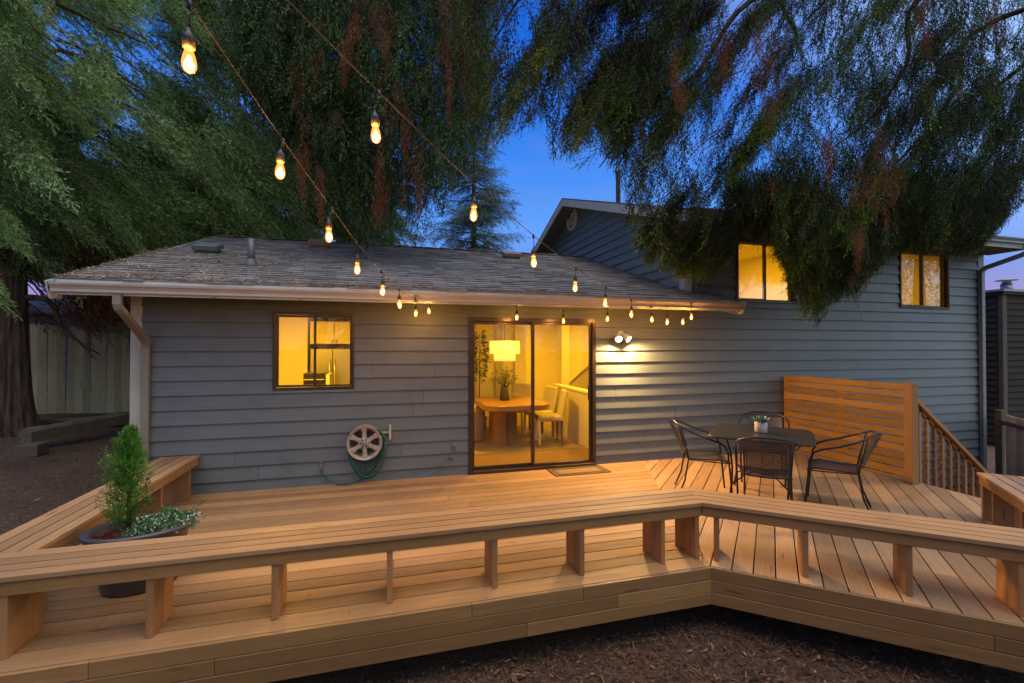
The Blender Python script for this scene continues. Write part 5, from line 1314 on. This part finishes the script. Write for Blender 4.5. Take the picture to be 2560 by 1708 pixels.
def thin(x, y):                          # the sprays hang in columns with sky between
    c = col_a((x + .18 * y) / 58.0) * .6 + col_b((x + .12 * y) / 24.0) * .4; full = np.interp(x, [1000, 1080, 1330, 1420, 1700, 1900, 2050], [.3, .4, .35, 0, 0, .35, .7])
    return rng.random(len(x)) < np.clip((c - .36) * 5.0 + full + np.interp(y, [-50, 60], [1.0, 0]), .05, 1)
ramp_y = lambda x, y: (x > 1400) & (rng.random(len(x)) < np.clip((y - 360) / 190, 0, 1))
parts = [right_set(1900, -2.0, -1.05, 10, .45, keep=thin), right_set(800, -2.7, -2.0, 20, .7, keep=thin), right_set(500, -3.2, -2.4, 30, .8, keep=thin),
         right_set(1500, -2.6, -1.2, 40, .2, keep=lambda x, y: (x > 1880) & ((y < 330) | (x > 2080))), right_set(2000, -1.7, -.95, 50, .35, keep=ramp_y),
         right_set(450, -2.0, -1.3, 55, .1, x0=1790, x1=2010, ymin=380), right_set(500, -1.7, -.95, 61, .1, x0=1960, x1=2310, ymin=400), right_set(420, -1.7, -.95, 63, .1, x0=1660, x1=1815, ymin=430)]
tips = np.concatenate([p[0] for p in parts]); S = np.concatenate([p[1] for p in parts]); n = len(tips)
H = np.stack([rng.normal(-.14, .30, n), rng.normal(-.02, .25, n), -np.ones(n)], 1); BB = rng.random(n) * .8
def right_boughs(n, x0, x1, y0, y1, Ya, Yb, per=30, S0=.22, S1=.46, L0=110, L1=260):
    """boughs that run down to the left, each with its own layered sprays"""
    T, HH, SS, B_ = [], [], [], []; mb = MB()
    for i in range(n):
        px, py, yy = rng.uniform(x0, x1), rng.uniform(y0, y1), rng.uniform(Ya, Yb); L = rng.uniform(L0, L1); sl = rng.uniform(.5, 1.5); val = rng.random()
        u = np.linspace(0, 1, per); X = px - u * L * .7; Yp = py + u * L * sl * .5 + u ** 2 * L * .5
        ok = Yp < np.interp(X, bx, by) - 6
        if ok.sum() < 6: continue
        X, Yp, u = X[ok], Yp[ok], u[ok]; k = len(X); Yv = np.full(k, yy) + (u - .5) * rng.uniform(-.4, .4); c = at_np(X[::5], Yp[::5], Yv[::5])
        mb.tube([tuple(p) for p in c], [.010 - .008 * j / len(c) for j in range(len(c))], 5)
        for r_ in range(2):
            Xs, Ys = X + rng.normal(0, 9, k), Yp + np.abs(rng.normal(8, 20, k)); good = Ys < np.interp(Xs, bx, by); m_ = int(good.sum())
            T.append(at_np(Xs[good], Ys[good], Yv[good] + rng.normal(0, .08, m_))); SS.append(rng.uniform(S0, S1, m_)); HH.append(np.stack([rng.normal(-.55, .28, m_), rng.normal(-.08, .3, m_), -np.ones(m_)], 1)); B_.append(np.clip(val * .8 + rng.random(m_) * .2, 0, 1))
    mb.build('boughs', m_twig, cedR)['kind'] = 'stuff'; return np.concatenate(T), np.concatenate(HH), np.concatenate(SS), np.concatenate(B_)
for q in (right_boughs(46, 1520, 2500, -120, 420, -2.6, -1.2), right_boughs(17, 1250, 1620, -140, 240, -2.8, -1.6, L0=90, L1=200), right_boughs(26, 1820, 2120, 420, 640, -2.0, -1.2, L0=80, L1=170), right_boughs(16, 1480, 1740, 420, 600, -1.9, -1.1, L0=80, L1=160), right_boughs(18, 2020, 2330, 400, 560, -1.8, -1.1, L0=80, L1=160)):
    tips, H, S, BB = np.concatenate([tips, q[0]]), np.concatenate([H, q[1]]), np.concatenate([S, q[2]]), np.concatenate([BB, q[3]])
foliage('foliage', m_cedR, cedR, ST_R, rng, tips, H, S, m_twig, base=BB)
# dead brown sprays
dpx = [(1640, 60, 14, 70), (1668, 130, 10, 50), (1752, 50, 14, 60), (1735, 130, 12, 60), (1770, 190, 9, 70), (1560, 150, 10, 60), (2120, 40, 8, 30), (2025, 350, 12, 30), (2040, 410, 15, 30), (1985, 420, 20, 20), (1970, 545, 9, 35), (2290, 30, 10, 40), (1905, 330, 10, 20)]
C = np.concatenate([np.stack([rng.normal(a, c * .9, 15), rng.normal(b, d * 1.2, 15)], 1) for a, b, c, d in dpx])
tp = at_np(C[:, 0], C[:, 1] + 40, rng.uniform(-3.3, -2.7, len(C))); n = len(tp)
foliage('dead_foliage', m_dead, cedR, ST_R, rng, tp, np.stack([rng.normal(0, .1, n), rng.normal(0, .1, n), -np.ones(n)], 1), rng.uniform(.12, .26, n), m_twig)
a0 = Vector((9.2, -5.2, 5.6))
for tgt in ([(1990, -90, -2.6), (1725, 0, -2.4), (1600, 165, -2.2), (1450, 290, -1.9), (1375, 385, -1.8)], [(1900, -80, -2.0), (1830, 90, -1.8), (1790, 150, -1.7)], [(2200, -60, -2.4), (2080, 150, -2.1), (2000, 270, -1.9), (1880, 360, -1.7)],
            [(2300, 40, -2.2), (2200, 200, -1.9), (2100, 330, -1.6), (1960, 470, -1.5)], [(1800, -130, -2.8), (1500, -120, -2.6), (1250, -60, -2.4), (1130, 100, -2.2)], [(2350, 150, -1.9), (2290, 330, -1.6), (2200, 460, -1.4)]):
    limb([a0] + [tuple(at_np(np.array([float(x)]), np.array([float(y)]), np.array([yy]))[0]) for x, y, yy in tgt], .042, .005, cedR, m_bark2)
for i in range(46):
    x = rng.uniform(1480, 2330); y = rng.uniform(-80, 300); yy = rng.uniform(-2.6, -1.3); dx = rng.uniform(-130, -30); dy = rng.uniform(60, 180)
    P = at_np(np.array([x, x + dx * .5, x + dx]), np.array([y, y + dy * .35, y + dy]), np.array([yy, yy, yy])); limb(P, .007, .002, cedR, m_twig, 'branch')

# --- big cedar over the roof in the middle, dense hanging sprays
ST_C = [make_strand(rng, 1.0, 15, .32, (.05, .09), (.019, .032), 9, 46, .08) for _ in range(7)]
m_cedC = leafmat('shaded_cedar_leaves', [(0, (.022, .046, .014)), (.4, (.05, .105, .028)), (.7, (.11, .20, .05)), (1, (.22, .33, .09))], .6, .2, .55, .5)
cedC = thing('weeping_cedar', 'dense weeping cedar whose sprays hang over the shingled roof ridge', 'tree')
trunk_mesh('trunk', (-1.2, 9.6, -.2), .45, 12, (.02, -.10), cedC, m_bark2, 5)
cx_ = [545, 590, 640, 700, 750, 800, 825, 850, 880, 950, 1000, 1030, 1060, 1090, 1130]
cy_ = [230, 300, 370, 440, 505, 560, 600, 570, 560, 568, 560, 470, 420, 360, 260]
def mid_layer(n, Y0, Y1, seed, gap, x0=530, x1=1125, ymin=-330, pw=.8):
    f = smooth1(np.random.default_rng(seed)); px = rng.uniform(x0, x1, n); Y = rng.uniform(Y0, Y1, n)
    B = np.interp(px, cx_, cy_) * (1 - gap * np.clip(f(px / 38.0) * 1.3 - .25, 0, 1)); py = ymin + (B - ymin) * rng.random(n) ** pw
    return at_np(px, py, Y), rng.uniform(.4, .9, n)
parts = [mid_layer(1900, 1.2, 2.6, 60, .15), mid_layer(1100, 2.2, 4.2, 62, .1), mid_layer(800, .6, 1.6, 64, .5)]
tips = np.concatenate([p[0] for p in parts]); S = np.concatenate([p[1] for p in parts]); n = len(tips)
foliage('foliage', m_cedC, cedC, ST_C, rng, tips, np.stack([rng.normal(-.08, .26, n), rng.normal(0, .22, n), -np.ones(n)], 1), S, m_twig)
dpx = [(1020, 10, 13, 40), (1022, 60, 12, 40), (1028, 105, 6, 25), (1082, 30, 10, 40), (1088, 90, 12, 40), (1030, 215, 4, 25), (885, 60, 14, 40), (810, 70, 12, 35), (790, 130, 8, 25), (840, 20, 30, 30), (870, 400, 7, 40), (880, 440, 6, 25), (690, 360, 8, 40), (735, 420, 7, 40), (930, 330, 7, 60), (960, 400, 6, 40), (905, 200, 25, 60), (700, 180, 30, 60), (1060, 170, 8, 40)]
C = np.concatenate([np.stack([rng.normal(a, c * .7, 14), rng.normal(b, d, 14)], 1) for a, b, c, d in dpx])
tp = at_np(C[:, 0], C[:, 1] + 30, rng.uniform(.3, 1.0, len(C))); n = len(tp)
foliage('dead_foliage', m_dead, cedC, ST_C, rng, tp, np.stack([rng.normal(0, .08, n), rng.normal(0, .08, n), -np.ones(n)], 1), rng.uniform(.2, .42, n), m_twig)
a0 = Vector((-1.0, 8.6, 8.0))
for tgt in ([(880, -60, 5.0), (880, 150, 3.0), (870, 330, 1.8)], [(760, -60, 4.5), (720, 100, 2.6), (640, 260, 1.6)], [(950, -60, 4.5), (1010, 120, 2.8), (1050, 280, 1.8)], [(800, -80, 4.0), (800, 60, 2.0), (830, 330, 1.2)]):
    limb([a0] + [tuple(at_np(np.array([float(x)]), np.array([float(y)]), np.array([yy]))[0]) for x, y, yy in tgt], .10, .01, cedC, m_bark2)

# --- broad cedar with the thick trunk at the left
ST_L = [make_strand(rng, 1.0, 16, .30, (.05, .09), (.015, .027), 12, 50, .09) for _ in range(7)]
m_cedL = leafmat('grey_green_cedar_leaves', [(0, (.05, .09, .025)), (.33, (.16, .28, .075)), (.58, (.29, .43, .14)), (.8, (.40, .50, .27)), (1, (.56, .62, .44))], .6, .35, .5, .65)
cedL = thing('old_cedar', 'broad old cedar with thick shaggy trunk filling the left of the picture', 'tree')
tb = at(8, 1000, 8.3)
trunk_mesh('trunk', (tb.x, tb.y, gz(tb.x, tb.y)), .34, 7.2, (.0, .03), cedL, m_bark, 9, 1.55, 17, .15)
lx_ = [-60, 0, 60, 100, 180, 240, 300, 340, 420, 480, 560, 640]
ly_ = [700, 640, 640, 650, 690, 740, 800, 760, 720, 640, 600, 560]
hole_f = smooth2(np.random.default_rng(71))
def hole(px, py):
    return np.exp(-(((px - 350 + (py - 180) * .25) / 40) ** 2 + ((py - 170) / 150) ** 2)) + .75 * np.exp(-(((px - 170) / 120) ** 2 + ((py - 140) / 70) ** 2)) + .8 * np.exp(-(((px - 600) / 40) ** 2 + ((py - 110) / 80) ** 2)) + .6 * np.exp(-(((px - 245) / 55) ** 2 + ((py - 345) / 55) ** 2)) + .6 * np.exp(-(((px - 520) / 30) ** 2 + ((py - 315) / 30) ** 2))
def boughs(n, d0, d1, x0, x1, y0, y1, per=34, S0=.55, S1=1.15, prof=(lx_, ly_), bare=.0):
    """arching boughs that run down to the right, each carrying overlapping sprays"""
    T, HH, SS, BB = [], [], [], []; mb = MB()
    for i in range(n):
        px, py = rng.uniform(x0, x1), rng.uniform(y0, y1); dep = rng.uniform(d0, d1); L = rng.uniform(110, 300); sl = rng.uniform(.25, 1.0); val = rng.random()
        u = np.linspace(0, 1, per) + rng.normal(0, .01, per); X = px + u * L; Yp = py + u * L * sl * .6 + u ** 2 * L * .45; D = dep + (u - .5) * rng.uniform(-.8, .8)
        ctr = at_np(X[::6], Yp[::6], None, D[::6]); mb.tube([tuple(p) for p in ctr], [.022 - .016 * k / len(ctr) for k in range(len(ctr))], 5)
        k = rng.normal(0, 11, per) * (1 - .4 * u); X = X + k * .6; Yp = Yp + np.abs(rng.normal(0, 22, per)) * (1 - .3 * u)
        hl = hole(X, Yp); ok = (Yp < np.interp(X, *prof)) & (rng.random(per) > hl * 1.6)
        if hole(np.array([px + L / 2]), np.array([py + L * .5]))[0] > .55 and rng.random() < .8: continue
        T.append(at_np(X[ok], Yp[ok], None, D[ok])); m_ = int(ok.sum()); SS.append(rng.uniform(S0, S1, m_))
        HH.append(np.stack([rng.normal(.75, .28, m_), rng.normal(-.1, .3, m_), rng.normal(-.85, .22, m_)], 1)); BB.append(np.clip(val * .75 + rng.random(m_) * .25, 0, 1))
    mb.build('boughs', m_bark2, cedL)['kind'] = 'stuff'
    return np.concatenate(T), np.concatenate(HH), np.concatenate(SS), np.concatenate(BB)
sets = [boughs(95, 8.8, 11.0, -330, 560, -260, 600), boughs(100, 11.0, 14.5, -350, 600, -260, 560, S0=.8, S1=1.5), boughs(70, 9.8, 14, 100, 760, 260, 560, S0=.6, S1=1.1, prof=([-60, 240, 480, 560, 640, 1100], [720, 740, 640, 610, 600, 600])), boughs(26, 9.2, 11.5, -200, 200, 480, 660, S0=.5, S1=.9), boughs(42, 6.8, 8.4, -330, 330, -160, 520, S0=.45, S1=.9), boughs(26, 6.2, 7.4, -360, -20, -260, 330, S0=.5, S1=.9),
        boughs(9, 5.2, 6.4, -330, -150, 300, 560, per=40, S0=.3, S1=.6, prof=([-80, 20, 70], [800, 790, 600]))]
tips, H, S, BB = (np.concatenate([q[k] for q in sets]) for k in range(4)); n = len(tips)
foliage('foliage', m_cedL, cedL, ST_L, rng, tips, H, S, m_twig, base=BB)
a0 = (tb.x, tb.y + .1)
for tgt in ([3.4, (60, 330, 9.0), (200, 420, 9.5), (380, 520, 10.0)], [4.6, (100, 120, 9.5), (310, 205, 10.5), (420, 300, 11.0)], [5.6, (60, 10, 9.5), (240, 60, 11), (420, 140, 12.0)], [4.2, (30, 200, 9), (180, 260, 10), (330, 380, 10.5)],
            [6.6, (200, -90, 10), (400, -30, 11.5), (560, 120, 12.5)], [3.0, (90, 600, 8.8), (170, 660, 9), (270, 740, 9.2)], [2.6, (110, 690, 8.6), (150, 760, 8.8), (230, 815, 9.1)], [5.0, (-40, 100, 8), (20, 60, 7.8), (110, 100, 8)]):
    limb([Vector((a0[0], a0[1], tgt[0]))] + [at(*q) for q in tgt[1:]], .07, .012, cedL, m_bark)
C = np.stack([rng.normal(235, 45, 130), rng.normal(700, 55, 130)], 1); tp = at_np(C[:, 0], C[:, 1], None, rng.uniform(8.8, 9.6, 130))
foliage('dead_foliage', m_dead, cedL, ST_L, rng, tp, np.stack([rng.normal(.3, .4, 130), rng.normal(0, .3, 130), -np.ones(130)], 1), rng.uniform(.5, 1.0, 130), m_twig)
for i in range(26):
    x, y, dp = rng.uniform(120, 290), rng.uniform(620, 740), rng.uniform(8.7, 9.5)
    limb([at(x, y, dp), at(x + rng.uniform(-20, 40), y + rng.uniform(10, 40), dp), at(x + rng.uniform(10, 70), y + rng.uniform(30, 100), dp)], .010, .003, cedL, m_twig)

# --- spruce and pine behind the house
def conifer(name, lab, x, y, z0, z1, rmax, n_br, S0, m, seed, trunk_r=.14, sparse=.0, h0=0):
    rg = np.random.default_rng(seed); t = thing(name, lab, 'tree')
    MB().tube([(x, y, h0), (x, y, (z0 + z1) / 2), (x, y, z1)], [trunk_r, trunk_r * .6, .01], 9).build('trunk', m_bark2, t)
    tips, HH, SS = [], [], []; mb = MB()
    for i in range(n_br):
        u = (i + rg.random()) / n_br; z = z0 + (z1 - z0) * u; r_ = rmax * (1 - u) ** .8 * rg.uniform(.65, 1.1) + .12; a = rg.uniform(0, 6.28); d = np.array([math.cos(a), math.sin(a), 0])
        rise = rg.uniform(-.12, .18) - .10 * (1 - u); pts = [np.array([x, y, z]) + d * r_ * s + np.array([0, 0, r_ * (rise * s + .28 * s * s - .25 * s)]) for s in (0, .35, .7, 1)]
        mb.tube([tuple(p) for p in pts], [.03, .02, .012, .004], 5)
        for s in np.arange(.18, 1.05, .16 / max(r_, .4)):
            p = np.array([np.interp(s, (0, .35, .7, 1), [q[k] for q in pts]) for k in range(3)])
            for sg in (-1, 1):
                side = np.array([-d[1], d[0], 0]) * sg; h = d * rg.uniform(.4, .9) + side * rg.uniform(.3, .9) + np.array([0, 0, -rg.uniform(.2, .75)])
                if rg.random() > sparse: sc = S0 * rg.uniform(.6, 1.1) * (1.15 - .4 * s); tips.append(p + unit(h) * sc); HH.append(h); SS.append(sc)
    mb.build('boughs', m_bark2, t)['kind'] = 'stuff'
    foliage('foliage', m, t, ST_S, rg, np.array(tips), np.array(HH), np.array(SS), m_twig); return t
ST_S = [make_strand(rng, 1.0, 12, .30, (.06, .11), (.022, .04), 6, 50, .1) for _ in range(5)]
m_spruce = leafmat('spruce_needles', [(0, (.05, .075, .045)), (.5, (.10, .145, .085)), (1, (.20, .27, .16))], .6, .15, .5, .6)
conifer('spruce', 'tall spruce with upturned branches against the blue sky behind the ridge', 3.32, 11.7, 3.0, 11.4, 2.5, 190, .72, m_spruce, 31, .16)
conifer('pine', 'dim pine trunk and branches behind the left part of the ridge', -3.2, 11.6, 2.5, 12, 4.2, 95, .8, m_spruce, 33, .22, .15)
conifer('pine', 'dark pine crown low behind the middle of the ridge', .2, 14.5, 2.5, 10, 3.6, 80, .85, m_spruce, 35, .2, .1)

# --- unseen trees behind the viewer: one added as shade, one mirrored in the rightmost window
rg = np.random.default_rng(77); m_back = leafmat('rear_tree_leaves', [(0, (.04, .06, .02)), (1, (.14, .17, .06))], .6, .3, .7, .6)
def back_tree(x, y, h, rx, n, lab, seed, z0=2.6):
    rg = np.random.default_rng(seed); t = thing('cedar', lab, 'tree'); trunk_mesh('trunk', (x, y, -.5), .34, h, (0, 0), t, m_bark2, seed)
    z = rg.uniform(z0, h, n); r_ = rx * (1 - (z - z0) / (h - z0 + 1)) ** .7 * rg.uniform(.15, 1, n) ** .5; a = rg.uniform(0, 6.28, n)
    P = np.stack([x + r_ * np.cos(a), y + r_ * np.sin(a), z - .25 * r_], 1); H = np.stack([np.cos(a) * .6, np.sin(a) * .6, -np.ones(n)], 1)
    foliage('foliage', m_back, t, ST_S, rg, P, H, rg.uniform(.8, 1.7, n), m_twig)
back_tree(1.6, -11.2, 12, 5.2, 1500, 'tall cedar behind the viewer, unseen, added to shade the left wall', 81, .8)  # dense low crown added to keep the sky glow off the left wall
back_tree(-9, -15, 11, 4.5, 700, 'dark cedar out of the picture, far behind the left end of the deck', 83, .2)
back_tree(10.5, -15.5, 9, 4.2, 600, 'dark cedar out of the picture, far behind the right end of the deck', 84, .2)
back_tree(22.5, -8.4, 9, 3.6, 260, 'open crowned tree out of the picture, mirrored in the rightmost window', 82)

t = thing('fallen_twig', 'thin brown twig lying at the inner corner of the deck edge', 'twig')
MB().tube([(2.40, -2.98, .005), (2.44, -2.93, .03), (2.47, -2.86, .05), (2.50, -2.80, .09)], .003, 5).build('stem', m_twig, t)
rg = np.random.default_rng(8); n = 150; x = rg.uniform(-2.4, 5.5, n); y = rg.uniform(-3.0, -.1, n); y = np.where(x > 2.6, rg.uniform(-2.6, -.2, n), y)
o = arr_mesh('deck_litter', leaf_quads(rg, np.stack([x, y, rg.uniform(.002, .006, n)], 1), np.stack([rg.normal(size=n), rg.normal(size=n), np.zeros(n)], 1), rg.uniform(.008, .035, n), rg.uniform(.003, .010, n)), quads(n), rg.random(n), mm)
tag(o, 'a few brown needles and leaf bits fallen on the deck boards', 'litter', kind='stuff')
